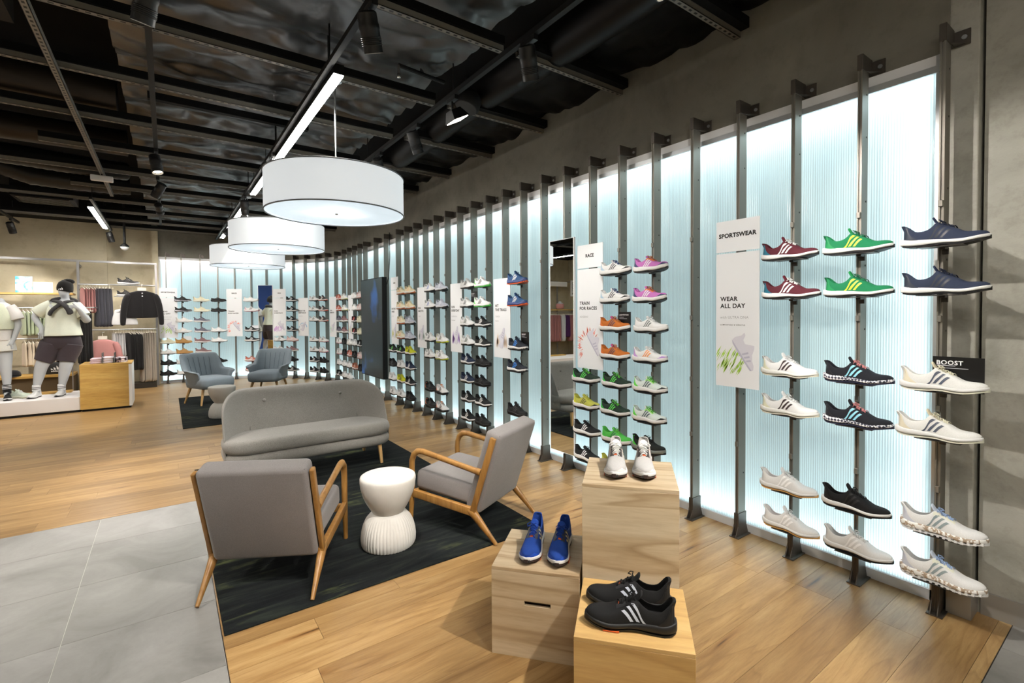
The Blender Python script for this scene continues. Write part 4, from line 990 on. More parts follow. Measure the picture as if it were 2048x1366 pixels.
# ================================================================ plywood boxes
PLY = wood('pale_ply', (180, 158, 126), (198, 179, 150), (210, 194, 168), 0.42, 0, 0.5, 0.25, 0.0, 2.2, 0.95, 0.3)
PLY_Y = wood('honey_ply', (182, 144, 86), (200, 164, 106), (212, 180, 124), 0.42, 0, 0.5, 0.25, 0.0, 1.2, 0.45, 0.3)
RZB = math.atan2(-0.757, 0.653); E1 = Vector((0.653, -0.757, 0)); E2 = Vector((0.757, 0.653, 0))
def ply_box(fl_, w_, d_, h_, m, label, slot=False):
    r = thing('plywood_box', label, 'box', (fl_[0], fl_[1], 0.0003), RZB, 'plywood display boxes in the foreground')
    th = 0.015
    MB().box(0, w_, 0, d_, h_-th, h_).build('top_panel', m, r, bevel=0.0015, seg=1)
    MB().box(0, th, th, d_-th, 0, h_-th).build('side_panel', m, r); MB().box(w_-th, w_, th, d_-th, 0, h_-th).build('side_panel', m, r)
    MB().box(0, w_, d_-th, d_, 0, h_-th).build('back_panel', m, r)
    if not slot: MB().box(0, w_, 0, th, 0, h_-th).build('front_panel', m, r, bevel=0.001, seg=1)
    else:
        o_ = [(0, 0), (w_, 0), (w_, h_-th), (0, h_-th)]; cx = w_*0.53; cz = h_*0.62; i_ = [(cx-0.058, cz-0.010), (cx+0.058, cz-0.010), (cx+0.058, cz+0.010), (cx-0.058, cz+0.010)]
        vs = [(x, y, z) for y in (0, th) for x, z in o_+i_]; fs = []
        for k in range(4):
            k2 = (k+1) % 4
            fs += [(k, k2, 4+k2, 4+k), (8+k, 12+k, 12+k2, 8+k2), (k, 8+k, 8+k2, k2), (4+k, 4+k2, 12+k2, 12+k)]
        MB().add(vs, fs).build('front_panel', m, r)
    return r
ply_box((1.143, 1.762), 0.386, 0.376, 0.388, PLY, 'pale plywood box with a hand slot carrying the blue shoes', True)
ply_box((1.412, 1.470), 0.390, 0.380, 0.780, PLY, 'tall pale plywood box carrying the grey and white shoes')
ply_box((1.105, 1.194), 0.392, 0.376, 0.400, PLY_Y, 'honey plywood box in front carrying the black shoes')
ORG = (236, 96, 44)
bluep = C(up=(28, 70, 160), stripe=(200, 190, 160), sole=(238, 238, 240), heel=(30, 66, 150), laces=(24, 64, 160), out=(52, 40, 38), tongue=(30, 76, 176), eye=(44, 46, 56), toe=(26, 68, 164), **{'in': (24, 50, 120)})
greyp = C(up=(180, 178, 176), stripe=(216, 196, 176), sole=(236, 236, 236), heel=(200, 198, 196), laces=(228, 222, 212), out=(60, 46, 42), tongue=(226, 224, 222), eye=(56, 50, 48), toe=(210, 208, 206), **{'in': (190, 186, 180)})
blackp = C(up=(26, 26, 27), stripe=(196, 200, 212), sole=(24, 24, 25), heel=(20, 20, 21), laces=(18, 18, 19), out=(20, 20, 20), tongue=(24, 24, 25), eye=(30, 30, 32), **{'in': (20, 20, 21)})
def box_shoe(c, label, toe, heel, z, mirror=False, tip=None, accent=None):
    toe = Vector((*toe, 0)); heel = Vector((*heel, 0)); d = (toe-heel).normalized()
    mid = (toe+heel)/2
    r = shoe('run', label, c, (mid.x, mid.y, z+0.0008), math.atan2(d.y, d.x), 'shoes set out on the plywood boxes', sides=(-1, 1))
    if mirror:
        r.scale = (1, -1, 1)
    if tip:   # black rubber bumper over the toe
        MB().add([(0.1555, -0.011, 0.018), (0.1555, 0.017, 0.018), (0.145, 0.013, 0.046), (0.145, -0.007, 0.046), (0.139, -0.013, 0.018), (0.139, 0.019, 0.018), (0.134, 0.015, 0.044), (0.134, -0.009, 0.044)],
            [(0,1,2,3),(4,7,6,5),(0,3,7,4),(1,5,6,2),(3,2,6,7),(0,4,5,1)]).build('toe_bumper', rub(K_), r, bevel=0.002, seg=2)
    if accent:
        MB().box(-0.007, 0.012, -0.006, 0.010, 0.0855, 0.0885).xf(Matrix.Translation((0, 0, 0)) @ Matrix.Rotation(0.32, 4, 'Y')).build('lace_tab', rub(accent), r, bevel=0.001, seg=1)
        MB().box(0.035, 0.090, -0.0455, -0.030, 0.0015, 0.0048).build('sole_accent', rub(accent), r)
        MB().box(0.035, 0.090, 0.040, 0.0535, 0.0015, 0.0048).build('sole_accent', rub(accent), r)
    return r
def along(o, d, L=0.305): return (o[0]+d.x*L, o[1]+d.y*L)
box_shoe(bluep, 'royal blue running shoe with orange lace tab, left of the pair', (1.262, 1.668), along((1.262, 1.668), E2), 0.388, False, True, ORG)
box_shoe(bluep, 'royal blue running shoe with orange lace tab, right of the pair', (1.352, 1.566), along((1.352, 1.566), E2), 0.388, True, True, ORG)
box_shoe(greyp, 'grey and white running shoe with orange tab, left on the tall box', (1.540, 1.408), along((1.540, 1.408), E2), 0.780, False, True, ORG)
box_shoe(greyp, 'grey and white running shoe with orange tab, right on the tall box', (1.636, 1.318), along((1.636, 1.318), E2), 0.780, True, True, ORG)
box_shoe(blackp, 'black running shoe with white stripes, front one of the pair', (1.198, 1.228), along((1.198, 1.228), E1, 0.30), 0.400, True, False, ORG)
box_shoe(blackp, 'black running shoe with white stripes, rear one of the pair', (1.293, 1.316), along((1.293, 1.316), E1, 0.30), 0.400, False, False, ORG)

# ================================================================ lettering, panels, mirrors, screen
_T = {}
def text_mesh(s, width=None, height=None, bold=0.0, spacing=1.0, align='LEFT', line=1.0):
    key = (s, width, height, bold, spacing, align)
    if key in _T: return _T[key]
    cu = D.curves.new('t', 'FONT'); cu.body = s; cu.size = 1.0; cu.offset = bold; cu.space_character = spacing; cu.align_x = align; cu.space_line = line; cu.resolution_u = 3
    o = D.objects.new('t', cu); TMP.collection.objects.link(o); dg = tmp_dg()
    me = D.meshes.new_from_object(o.evaluated_get(dg)); D.objects.remove(o)
    xs = [v.co.x for v in me.vertices]; ys = [v.co.y for v in me.vertices]
    k = width/(max(xs)-min(xs)) if width else height/(max(ys)-min(ys))
    x0 = min(xs) if align == 'LEFT' else (min(xs)+max(xs))/2; y1 = max(ys)
    for v in me.vertices: v.co = ((v.co.x-x0)*k, 0.0, (v.co.y-y1)*k)
    me.materials.clear(); me.materials.append(None)
    _T[key] = me
    return me
INK = mat('black_ink', (28, 28, 30), 0.6); INK_G = mat('grey_ink', (170, 172, 176), 0.6); INK_W = mat('white_ink', (236, 236, 236), 0.6)
PANEL = mat('panel_white', (232, 234, 238), 0.42)
CARD_K = mat('black_card', (18, 18, 19), 0.3)
def letters(parent, me, m, x, y, z): return stuff(place('lettering', me, m, parent, (x, y, z)))
def splash(parent, seed, rgb, cx, cz, sc, y, mode):
    R = random.Random(seed); mb = MB()
    for i in range(64):
        if mode == 'ring': a = R.uniform(0.15, 1.25)*PI; r0 = R.uniform(0.55, 0.75); r1 = r0 + R.uniform(0.15, 0.5); p = (math.cos(a)*r0, math.sin(a)*r0); q = (math.cos(a+0.03)*r1, math.sin(a+0.03)*r1)
        elif mode == 'arc': a = R.uniform(0.02, 0.98)*PI; r0 = R.uniform(0.62, 0.72); r1 = r0 + 0.12; p = (math.cos(a)*r0, math.sin(a)*r0 - 0.1); q = (math.cos(a+0.12)*r1, math.sin(a+0.12)*r1 - 0.1)
        elif mode == 'up': x_ = R.uniform(-0.75, 0.75); p = (x_, -0.75 + R.uniform(0, 0.2)); q = (x_*0.75, R.uniform(-0.1, 0.5))
        else: p = (R.uniform(-0.95, 0.3), R.uniform(-0.85, 0.0)); l_ = R.uniform(0.25, 0.7); q = (p[0] + l_*0.45, p[1] + l_*0.75)
        d = Vector((q[0]-p[0], q[1]-p[1])); n = Vector((-d.y, d.x)).normalized()*R.uniform(0.008, 0.034)
        pts = [(p[0]-n.x*0.4, p[1]-n.y*0.4), ((p[0]+q[0])/2-n.x, (p[1]+q[1])/2-n.y), (q[0], q[1]), ((p[0]+q[0])/2+n.x, (p[1]+q[1])/2+n.y)]
        mb.add([(cx+a_*sc, y, cz+b_*sc) for a_, b_ in pts], [(0, 1, 2, 3)])
    stuff(mb.build('printed_splash', mat('print_%02x%02x%02x' % rgb, rgb, 0.6), parent, fixn=False))
SIL = [(-0.50,0.02),(-0.52,0.12),(-0.46,0.30),(-0.48,0.42),(-0.40,0.40),(-0.32,0.28),(-0.20,0.26),(-0.10,0.38),(-0.02,0.46),(0.06,0.40),(0.16,0.27),(0.30,0.18),(0.44,0.14),(0.53,0.07),(0.52,0.01),(0.40,-0.03),(-0.10,-0.05),(-0.40,-0.04)]
def silhouette(parent, cx, cz, sc, rot, y, rgb=(212, 211, 222), rgb2=(184, 183, 202)):
    cr, sr = math.cos(rot), math.sin(rot)
    def tf(p): return (cx + sc*(p[0]*cr - p[1]*sr), y, cz + sc*(p[0]*sr + p[1]*cr))
    MB().add([tf(p) for p in SIL], [tuple(range(len(SIL)))]).build('printed_shoe', mat('print_shoe', rgb, 0.6), parent, fixn=False)
    mb = MB()
    for i in range(3):
        x = -0.02 + 0.11*i; mb.add([(a, b-0.0004, c_) for a, b, c_ in map(tf, [(x, 0.03), (x+0.05, 0.03), (x+0.10, 0.20-0.03*i), (x+0.05, 0.22-0.03*i)])], [(0, 1, 2, 3)])
    mb.add([(a, b-0.0004, c_) for a, b, c_ in map(tf, [(-0.51, -0.0), (0.52, 0.02), (0.50, -0.02), (0.40, -0.03), (-0.10, -0.05), (-0.40, -0.04)])], [(0, 1, 2, 3, 4, 5)])
    stuff(mb.build('printed_stripe', mat('print_shoe2', rgb2, 0.6), parent, fixn=False))
def panel(n, label, title, lines, art, w=0.30, sub=None, tiny=None, dx=0.02, topz=2.10, seed=1):
    p, rz = post_frame(n)
    r = thing('sign_panel', label, 'sign', p, rz, 'white sign panels on the lit wall')
    x0, x1 = dx-w/2, dx+w/2; Y0 = -0.046
    MB().box(x0, x1, Y0, Y0+0.005, 1.005, 1.885).build('board', PANEL, r)
    MB().box(dx-0.02, dx+0.02, Y0+0.005, -0.001, 1.6, 1.64).build('mount', STEEL_D, r)
    if title:
        h = MB().box(x0, x1, Y0, Y0+0.005, 1.895, topz).build('header_board', PANEL, r)
        wid = 0.255 if len(title) > 6 else (0.10 if len(title) > 3 else 0.075)
        me = text_mesh(title, width=wid, bold=0.045, align='CENTER', spacing=1.06)
        letters(h, me, INK, dx, Y0-0.0008, 2.018)
        MB().box(dx-0.02, dx+0.02, Y0+0.005, -0.001, 1.99, 2.03).build('mount', STEEL_D, h)
    z = 1.60
    for ln, wd in lines:
        me = text_mesh(ln, height=0.030, bold=0.030, spacing=1.08); letters(r, me, INK, x0+0.03, Y0-0.0008, z); z -= 0.046
    if sub: letters(r, text_mesh(sub, height=0.017, spacing=1.05), INK_G, x0+0.03, Y0-0.0008, 1.472)
    if tiny: letters(r, text_mesh(tiny, height=0.0085, spacing=1.15, bold=0.01), INK, x0+0.03, Y0-0.0008, 1.418)
    if art:
        mode, rgb, rot = art
        splash(r, seed, rgb, dx-0.01, 1.21, 0.148, Y0-0.0006, mode)
        silhouette(r, dx+0.03, 1.22, 0.23, rot, Y0-0.0012)
    return r
panel(3, 'white SPORTSWEAR panel reading WEAR ALL DAY with green streaks, third from right', 'SPORTSWEAR', [('WEAR', 0), ('ALL DAY', 0)], ('slant', (164, 208, 72), -1.0), 0.292, 'with ULTRA DNA', 'COMFORTABLE & VERSATILE', 0.022, seed=3)
panel(7, 'white RACE panel reading TRAIN FOR RACES beside the near tall mirror', 'RACE', [('TRAIN', 0), ('FOR RACES', 0)], ('ring', (240, 122, 104), -0.95), 0.312, 'ADIZERO', None, 0.045, seed=5)
panel(11, 'white panel reading HIT THE TRAILS left of the blue trail shoes', None, [('HIT', 0), ('THE TRAILS', 0)], ('up', (236, 206, 176), 1.4), 0.322, 'TERREX', 'TRAIL RUN', 0.045, seed=6)
panel(14, 'white panel reading RUN EVERYDAY with purple splash, beside white shoes', None, [('RUN', 0), ('EVERYDAY', 0)], ('up', (168, 124, 210), 1.5), 0.30, 'SUPERNOVA', 'RUN EVERYDAY', 0.033, seed=7)
panel(17, 'white panel reading RUN SMOOTH, second panel right of the screen', None, [('RUN', 0), ('SMOOTH', 0)], ('up', (198, 218, 214), 1.3), 0.30, 'SOLAR', None, 0.033, seed=8)
panel(20, 'slim white RUN panel just right of the hanging screen', 'RUN', [('BEYOND', 0), ('MORE', 0)], ('up', (226, 226, 120), 1.4), 0.30, 'ULTRA', None, 0.03, seed=9)
panel(25, 'white panel with yellow splash, first panel left of the hanging screen', None, [('RUN', 0)], ('up', (226, 226, 150), 1.4), 0.30, None, None, 0.0, seed=10)
panel(28, 'white panel with pale green splash, second panel left of the screen', None, [('RUN', 0), ('SMOOTH', 0)], ('slant', (176, 216, 190), 1.1), 0.30, None, None, 0.0, seed=11)
panel(31, 'white panel with blue arc print on the curved wall', None, [('RUN THE', 0), ('DISTANCE', 0)], ('arc', (58, 160, 214), 1.2), 0.30, 'ADISTAR', None, 0.0, seed=12)
panel(33, 'white RUN panel with purple print, right of the far mirror', 'RUN', [('RUN', 0), ('EVERYDAY', 0)], ('slant', (190, 110, 206), -0.8), 0.31, None, None, 0.0, seed=13)
panel(36, 'white RACE panel with red print on the far curved wall', 'RACE', [('TRAIN', 0), ('FOR RACES', 0)], ('ring', (240, 122, 104), -0.95), 0.32, None, None, 0.0, seed=14)
panel(40, 'white SPORTSWEAR panel at the far left end beside the black jacket', 'SPORTSWEAR', [('WEAR', 0), ('ALL DAY', 0)], ('slant', (164, 208, 72), -1.0), 0.33, 'with ULTRA DNA', 'COMFORTABLE & VERSATILE', 0.03, seed=15)

def small_card(n, k, label, txt, w_=0.17, h_=0.125, dx=0.07, m=None, y=-0.026, red=False):
    p, rz = post_frame(n); z = LEVEL[k]
    r = thing('shelf_card', label, 'card', p + Vector((0, 0, z+0.001)), rz, 'small cards behind the shoes')
    MB().box(dx-w_/2, dx+w_/2, y, y+0.003, 0.0, h_).build('card', m or CARD_K, r)
    if txt:
        letters(r, text_mesh(txt, width=w_*0.52 if len(txt) < 7 else w_*0.75, bold=0.02, spacing=1.1), INK_W, dx-w_*0.42, y-0.0006, h_-0.018)
        stuff(MB().box(dx-w_*0.42, dx-w_*0.05, y-0.0006, y-0.0002, h_-0.045, h_-0.041).box(dx-w_*0.42, dx+w_*0.2, y-0.0006, y-0.0002, h_-0.056, h_-0.053).build('small_print', INK_G, r))
    return r
small_card(0, 3, 'black BOOST card behind the upper cream shoe on the rightmost post', 'BOOST', 0.185, 0.165, 0.075)
small_card(6, 2, 'black LIGHTSTRIKE card behind the upper orange shoe', 'LIGHTSTRIKE', 0.13, 0.16, 0.08)
small_card(10, 3, 'black BOOST card behind the upper black trail shoe', 'BOOST', 0.13, 0.19, 0.10)
small_card(13, 1, 'black card behind a white shoe right of near RUN EVERYDAY', 'BOOST', 0.13, 0.19, 0.10)
small_card(19, 2, 'black card behind a cream shoe right of slim RUN panel', 'BOOST', 0.12, 0.15, 0.08)
small_card(35, 3, 'blank white card behind a black and white shoe on the curved wall', None, 0.14, 0.14, 0.09, PANEL)
small_card(39, 4, 'blank white card behind the upper tan shoe at far left', None, 0.14, 0.15, 0.09, PANEL)

MIRROR = mat('mirror_glass', (232, 238, 238), 0.0, 1.0)
def mirror(n, dx, label, w_=0.342, z0=0.18, z1=2.19):
    p, rz = post_frame(n)
    r = thing('tall_mirror', label, 'mirror', p, rz, 'tall mirrors on the posts')
    MB().box(dx-w_/2, dx+w_/2, -0.048, -0.030, z0, z1).build('backing', WHITE, r)
    MB().box(dx-w_/2+0.010, dx+w_/2-0.010, -0.0495, -0.048, z0+0.006, z1-0.006).build('glass', MIRROR, r)
    for z in (0.7, 1.7): MB().box(-0.012, 0.012, -0.030, -0.001, z, z+0.05).build('bracket', STEEL_D, r)
mirror(8, 0.017, 'tall narrow mirror left of the near RACE panel')
mirror(34, 0.0, 'tall narrow mirror behind the right tub chair on the curved wall')

# hanging screen
tv = thing('display_screen', 'large upright black screen hung in front of the posts', 'screen', (2.95, 8.375, 0))
t = NT('screen_face'); mp = t.mapping('Object'); n1 = t.noise(mp.outputs[0], 1.3, 3, 0.5); n2 = t.noise(mp.outputs[0], 3.2, 3, 0.5)
sp = t.N('ShaderNodeSeparateXYZ'); t.L(mp.outputs[0], sp.inputs[0])
bl = t.ramp(n1.outputs[0], [(0.50, (0, 0, 0)), (0.58, (1, 1, 1))])
t.b.inputs['Roughness'].default_value = 0.3; t.b.inputs['Specular IOR Level'].default_value = 0.25; t.col((0.010, 0.013, 0.014))
ecol = t.mix(bl, lin((16, 24, 26)), lin((20, 92, 170))); t.L(ecol, t.b.inputs['Emission Color']); t.b.inputs['Emission Strength'].default_value = 0.45
SCREEN = t.m
MB().box(-0.008, 0.075, -0.545, 0.545, 0.395, 2.125).build('housing', BLACK, tv, bevel=0.004, seg=1)
MB().box(-0.0095, -0.008, -0.530, 0.530, 0.410, 2.110).build('picture', SCREEN, tv)
MB().box(0.075, 0.105, -0.42, 0.42, 0.9, 1.7).build('mount', STEEL_D, tv)
MB().tube([(0.09, -0.50, 2.0), (0.10, -0.56, 2.12), (0.11, -0.60, 2.45), (0.10, -0.62, 2.86)], 0.007, 6).build('cable', BLACK, tv, smooth=True)

# ================================================================ drum pendants
def drum(x, y, z0, label):
    r = thing('drum_pendant', label, 'pendant lamp', (x, y, 0), 0, 'large white drum pendants')
    t = _M.get('drum_shade')
    if t is None:
        q = NT('drum_shade'); q.col(lin((228, 232, 236))); q.b.inputs['Roughness'].default_value = 0.8
        q.b.inputs['Emission Color'].default_value = (0.90, 0.96, 1.0, 1); q.b.inputs['Emission Strength'].default_value = SHADE_E
        _M['drum_shade'] = q.m
        q = NT('drum_diffuser'); q.n.remove(q.b); tr_ = q.N('ShaderNodeBsdfTranslucent'); tr_.inputs[0].default_value = (0.80, 0.86, 0.9, 1)
        e_ = q.N('ShaderNodeEmission'); e_.inputs[0].default_value = (0.9, 0.96, 1, 1); e_.inputs[1].default_value = DIFF_E
        gl_ = q.N('ShaderNodeBsdfGlossy'); gl_.inputs['Roughness'].default_value = 0.1
        mx_ = q.N('ShaderNodeMixShader'); mx_.inputs[0].default_value = 0.06; q.L(tr_.outputs[0], mx_.inputs[1]); q.L(gl_.outputs[0], mx_.inputs[2])
        a_ = q.N('ShaderNodeAddShader'); q.L(mx_.outputs[0], a_.inputs[0]); q.L(e_.outputs[0], a_.inputs[1]); q.L(a_.outputs[0], q.out.inputs[0])
        _M['drum_diffuser'] = q.m
    R0 = 0.535; H_ = 0.30; n = 96
    def ring(r1, z): return [(r1*math.cos(2*PI*i/n), r1*math.sin(2*PI*i/n), z) for i in range(n)]
    MB().loft([ring(R0-0.004, z0), ring(R0, z0), ring(R0, z0+H_), ring(R0-0.004, z0+H_)], cap=False, loop=True).build('shade', _M['drum_shade'], r, smooth=True, angle=40)
    MB().tube([(R0*math.cos(2*PI*i/n), R0*math.sin(2*PI*i/n), z0) for i in range(n)], 0.0055, 6, closed=True).build('bottom_rim', mat('grey_rim', (120, 122, 126), 0.5), r, smooth=True)
    MB().tube([(R0*math.cos(2*PI*i/n), R0*math.sin(2*PI*i/n), z0+H_) for i in range(n)], 0.0055, 6, closed=True).build('top_rim', mat('grey_rim', (120, 122, 126), 0.5), r, smooth=True)
    MB().add(ring(R0-0.008, z0+0.012), [tuple(range(n))]).build('diffuser', _M['drum_diffuser'], r)
    MB().add(ring(R0-0.006, z0+H_-0.01), [tuple(range(n))]).build('top_cover', _M['drum_diffuser'], r)
    MB().lathe([(0.012, -0.012), (0.012, 0.0), (0.0, 0.002)], 12, (0, 0, z0+0.012)).build('finial', CHROME, r, smooth=True)
    MB().cyl((0, 0, z0+H_-0.01), (0, 0, 3.40), 0.0075, 8).build('rod', ALU, r)
    MB().lathe([(0.0, 3.385), (0.055, 3.39), (0.06, 3.40), (0.06, 3.415), (0, 3.415)], 20).build('ceiling_rose', WHITE, r, smooth=True)
    for a in (0.3, 2.4, 4.5):
        l = D.lights.new('bulb', 'POINT'); l.energy = DRUM_W; l.shadow_soft_size = 0.06; l.color = (0.92, 0.97, 1.0)
        o = D.objects.new('bulb', l); COL.objects.link(o); o.parent = r; o.location = (0.13*math.cos(a), 0.13*math.sin(a), z0+0.13)
    return r
drum(1.145, 4.05, 2.315, 'large white drum pendant lamp nearest the camera')
drum(1.140, 6.55, 2.305, 'white drum pendant lamp, middle of the three')
drum(1.095, 8.85, 2.285, 'white drum pendant lamp, farthest of the three')

# ================================================================ tracks, linear lights, spotlights
def track(x, y0, y1, z, label):
    r = thing('light_track', label, 'light track', (x, (y0+y1)/2, z), 0, 'black ceiling light tracks'); L = (y1-y0)/2
    MB().box(-0.018, 0.018, -L, L, 0, 0.036).build('rail', BLACK, r)
    for k in range(int((y1-y0)/2)+1):
        MB().cyl((0, -L+0.2+2*k, 0.03), (0, -L+0.2+2*k, 0.35), 0.005, 6).build('hanger_rod', BLACK, r)
    return r
track(0.93, -2.8, 12.6, 3.18, 'black light track beside the bright linear lights')
track(1.88, -2.8, 9.0, 3.22, 'black light track running along the right side, nearest the lit wall')
track(-0.06, 2.2, 11.6, 3.25, 'black light track at the left edge of the foil ceiling')
def linear(x, y0, y1, z, label, e=LED_E):
    r = thing('linear_light', label, 'ceiling light', (x, (y0+y1)/2, z), 0, 'bright linear ceiling lights'); L = (y1-y0)/2
    MB().box(-0.036, 0.036, -L, L, 0.006, 0.075).build('housing', BLACK, r)
    for k in (-0.8, 0.8): MB().cyl((0, k*L, 0.07), (0, k*L, 3.9-z), 0.004, 6).build('hanger_rod', BLACK, r)
    MB().box(-0.033, 0.033, -L+0.004, L-0.004, 0.0, 0.006).build('diffuser', mat('led_face', (255, 252, 246), 0.5, emit=(255, 250, 240), es=e), r)
linear(0.99, 3.40, 5.95, 3.14, 'bright linear ceiling light above the nearest drum lamp')
linear(0.99, 6.25, 7.45, 3.14, 'short linear ceiling light, second along the track')
linear(0.99, 8.15, 9.60, 3.14, 'linear ceiling light, third along the track')
linear(0.99, 10.4, 12.0, 3.14, 'linear ceiling light farthest along the track')
linear(0.99, -2.6, 0.4, 3.14, 'linear ceiling light behind the viewer')
linear(-0.94, 10.0, 12.3, 3.20, 'linear ceiling light above the mannequins')
linear(-1.6, -2.6, 0.2, 3.14, 'unseen linear fill light added above the tiles behind the viewer')  # added out of view as fill for box fronts and chair backs
linear(-3.4, 3.0, 6.0, 3.14, 'linear ceiling light in the far left aisle')
linear(-3.4, 8.0, 11.0, 3.14, 'linear ceiling light over the far left racks')
mb = MB(); mb.lathe([(0.0, 0.115), (0.040, 0.115), (0.052, 0.105), (0.052, 0.055), (0.0545, 0.05), (0.0545, 0.03), (0.052, 0.025), (0.052, -0.085), (0.048, -0.085), (0.046, -0.055), (0.0, -0.055)], 24)
for k in range(5): mb.tube([(0.0535*math.cos(2*PI*i/20), 0.0535*math.sin(2*PI*i/20), -0.01 - 0.009*k) for i in range(20)], 0.0022, 4, closed=True)
ME_SPOT = mb.mesh('body', smooth=True, angle=40)
ME_LENS = MB().lathe([(0.0, -0.060), (0.044, -0.060), (0.044, -0.063), (0.0, -0.063)], 20).mesh('lens')
ME_ADAPT = MB().box(-0.017, 0.017, -0.07, 0.07, 0.0, 0.034).mesh('adapter')
ME_YOKE = MB().cyl((0, 0, -0.055), (0, 0, 0.0), 0.009, 8).mesh('yoke')
SPOT_K = mat('spot_black', (24, 24, 25), 0.45)
def spot(x, y, z, target, label, watts, deg=46, on=True, col=(1.0, 0.945, 0.87)):
    r = thing('track_spotlight', label, 'spotlight', (x, y, z), 0, 'black track spotlights')
    place('adapter', ME_ADAPT, SPOT_K, r, (0, 0, -0.034)); place('yoke', ME_YOKE, SPOT_K, r, (0, 0, -0.034))
    c = Vector((0, 0, -0.165)); d = (Vector(target) - (Vector((x, y, z)) + c)).normalized()
    e = d.to_track_quat('-Z', 'Y').to_euler()
    place('body', ME_SPOT, SPOT_K, r, c, e)
    place('lens', ME_LENS, mat('spot_lens', (255, 244, 226), 0.3, emit=(255, 240, 214), es=14.0 if on else 0.0), r, c, e)
    if watts:
        l = D.lights.new('spot_light', 'SPOT'); l.energy = watts*SPOT_K_; l.spot_size = math.radians(deg); l.spot_blend = 0.45; l.color = col; l.shadow_soft_size = 0.03
        o = D.objects.new('spot_light', l); COL.objects.link(o); o.parent = r; o.location = c + d*0.09; o.rotation_euler = e
    return r
# middle track
spot(0.93, 2.60, 3.18, (1.9, 3.6, 0.3), 'black spotlight hanging on the middle track near the top edge', 60, 50)
spot(0.93, 7.80, 3.18, (1.2, 9.5, 0.3), 'black spotlight on the middle track between linear lights', 60, 50)
spot(0.93, 10.1, 3.18, (-1.3, 10.3, 1.0), 'black spotlight on the middle track above the far drum lamp', 45, 45)
spot(0.93, 1.0, 3.18, (0.3, 3.4, 0.0), 'black spotlight on the middle track above the viewer', 70, 55)
spot(0.93, 1.9, 3.18, (3.25, 0.30, 1.3), 'black spotlight on the middle track aimed at the right end of the wall', 60, 46)
spot(0.93, 5.6, 3.18, (3.0, 3.6, 1.3), 'black spotlight on the middle track aimed at the near mirror', 26, 60)
spot(0.93, 0.2, 3.18, (3.0, 2.4, 1.3), 'black spotlight on the middle track aimed at the near SPORTSWEAR panel', 34, 60)
# right track, washing the shoes
spot(1.88, 2.42, 3.22, (2.9, 3.1, 0.8), 'large black spotlight on the right track, nearest of those in view', 15, 60)
spot(1.88, 1.45, 3.22, (2.75, 0.55, 0.9), 'black spotlight at the very top edge on the right track', 15, 60)
spot(1.88, 4.12, 3.22, (2.9, 4.6, 0.9), 'lit black spotlight on the right track, third in view', 15, 60)
spot(1.88, 5.05, 3.22, (2.9, 6.4, 0.9), 'black spotlight on the right track just above the near drum lamp', 15, 60)
spot(1.88, 7.0, 3.22, (2.9, 8.6, 1.0), 'black spotlight on the right track behind the near drum lamp', 15, 60)
spot(1.88, 8.7, 3.22, (2.8, 10.8, 1.0), 'black spotlight at the far end of the right track', 15, 60)
spot(1.88, -0.2, 3.22, (1.6, 1.5, 0.3), 'black spotlight on the right track above the viewer', 105, 50)
fl3 = thing('flood_light', 'square lit flood light on the right track', 'spotlight', (1.88, 3.42, 3.22))
place('adapter', ME_ADAPT, SPOT_K, fl3, (0, 0, -0.034)); place('yoke', ME_YOKE, SPOT_K, fl3, (0, 0, -0.034))
Mf = Matrix.Translation((0.03, 0, -0.14)) @ Matrix.Rotation(-0.5, 4, 'Y')
MB().frustum((-0.075, 0.075, -0.075, 0.075), (-0.045, 0.045, -0.045, 0.045), -0.03, 0.05).xf(Mf).build('body', SPOT_K, fl3)
MB().box(-0.066, 0.066, -0.066, 0.066, -0.036, -0.030).xf(Mf).build('lens', mat('flood_lens', (255, 246, 232), 0.3, emit=(255, 244, 226), es=10.0), fl3)
# left track
spot(-0.06, 3.12, 3.25, (-0.6, 4.4, 0.0), 'lit spotlight at the top edge on the left track', 50, 55)
spot(-0.06, 6.35, 3.25, (0.4, 5.6, 0.0), 'black spotlight on the left track, uppermost of three close together', 55, 55)
spot(-0.06, 7.65, 3.25, (-1.5, 9.0, 0.5), 'black spotlight on the left track, middle of three close together', 60, 50)
spot(-0.06, 8.95, 3.25, (0.4, 12.6, 1.2), 'black spotlight on the left track, lowest of three close together', 60, 55)
# towards the back wall
track(-0.88, 9.4, 12.7, 3.22, 'short black light track beside the linear light above the mannequins')
track(-2.2, 2.0, 12.6, 3.22, 'black light track over the mannequins on the left')
spot(-2.2, 12.1, 3.22, (-1.9, 12.9, 1.3), 'black spotlight in front of the back wall above left mannequin', 20, 70)
spot(-0.88, 12.5, 3.22, (-0.5, 12.9, 1.4), 'black spotlight in front of the back wall above the garments', 24, 70)
spot(-2.2, 8.0, 3.22, (-1.4, 10.6, 1.3), 'black spotlight on the left aisle track aimed at the mannequins', 26, 50)
spot(-2.2, 5.6, 3.22, (-1.2, 5.4, 0.0), 'black spotlight on the left aisle track above the oak floor', 60, 60)
spot(-2.2, 3.0, 3.22, (-0.7, 3.0, 0.0), 'black spotlight on the left aisle track above the grey tiles', 60, 60)
spot(-2.2, 10.4, 3.22, (-2.8, 12.9, 1.3), 'black spotlight on the left aisle track aimed at the racks', 60, 60)

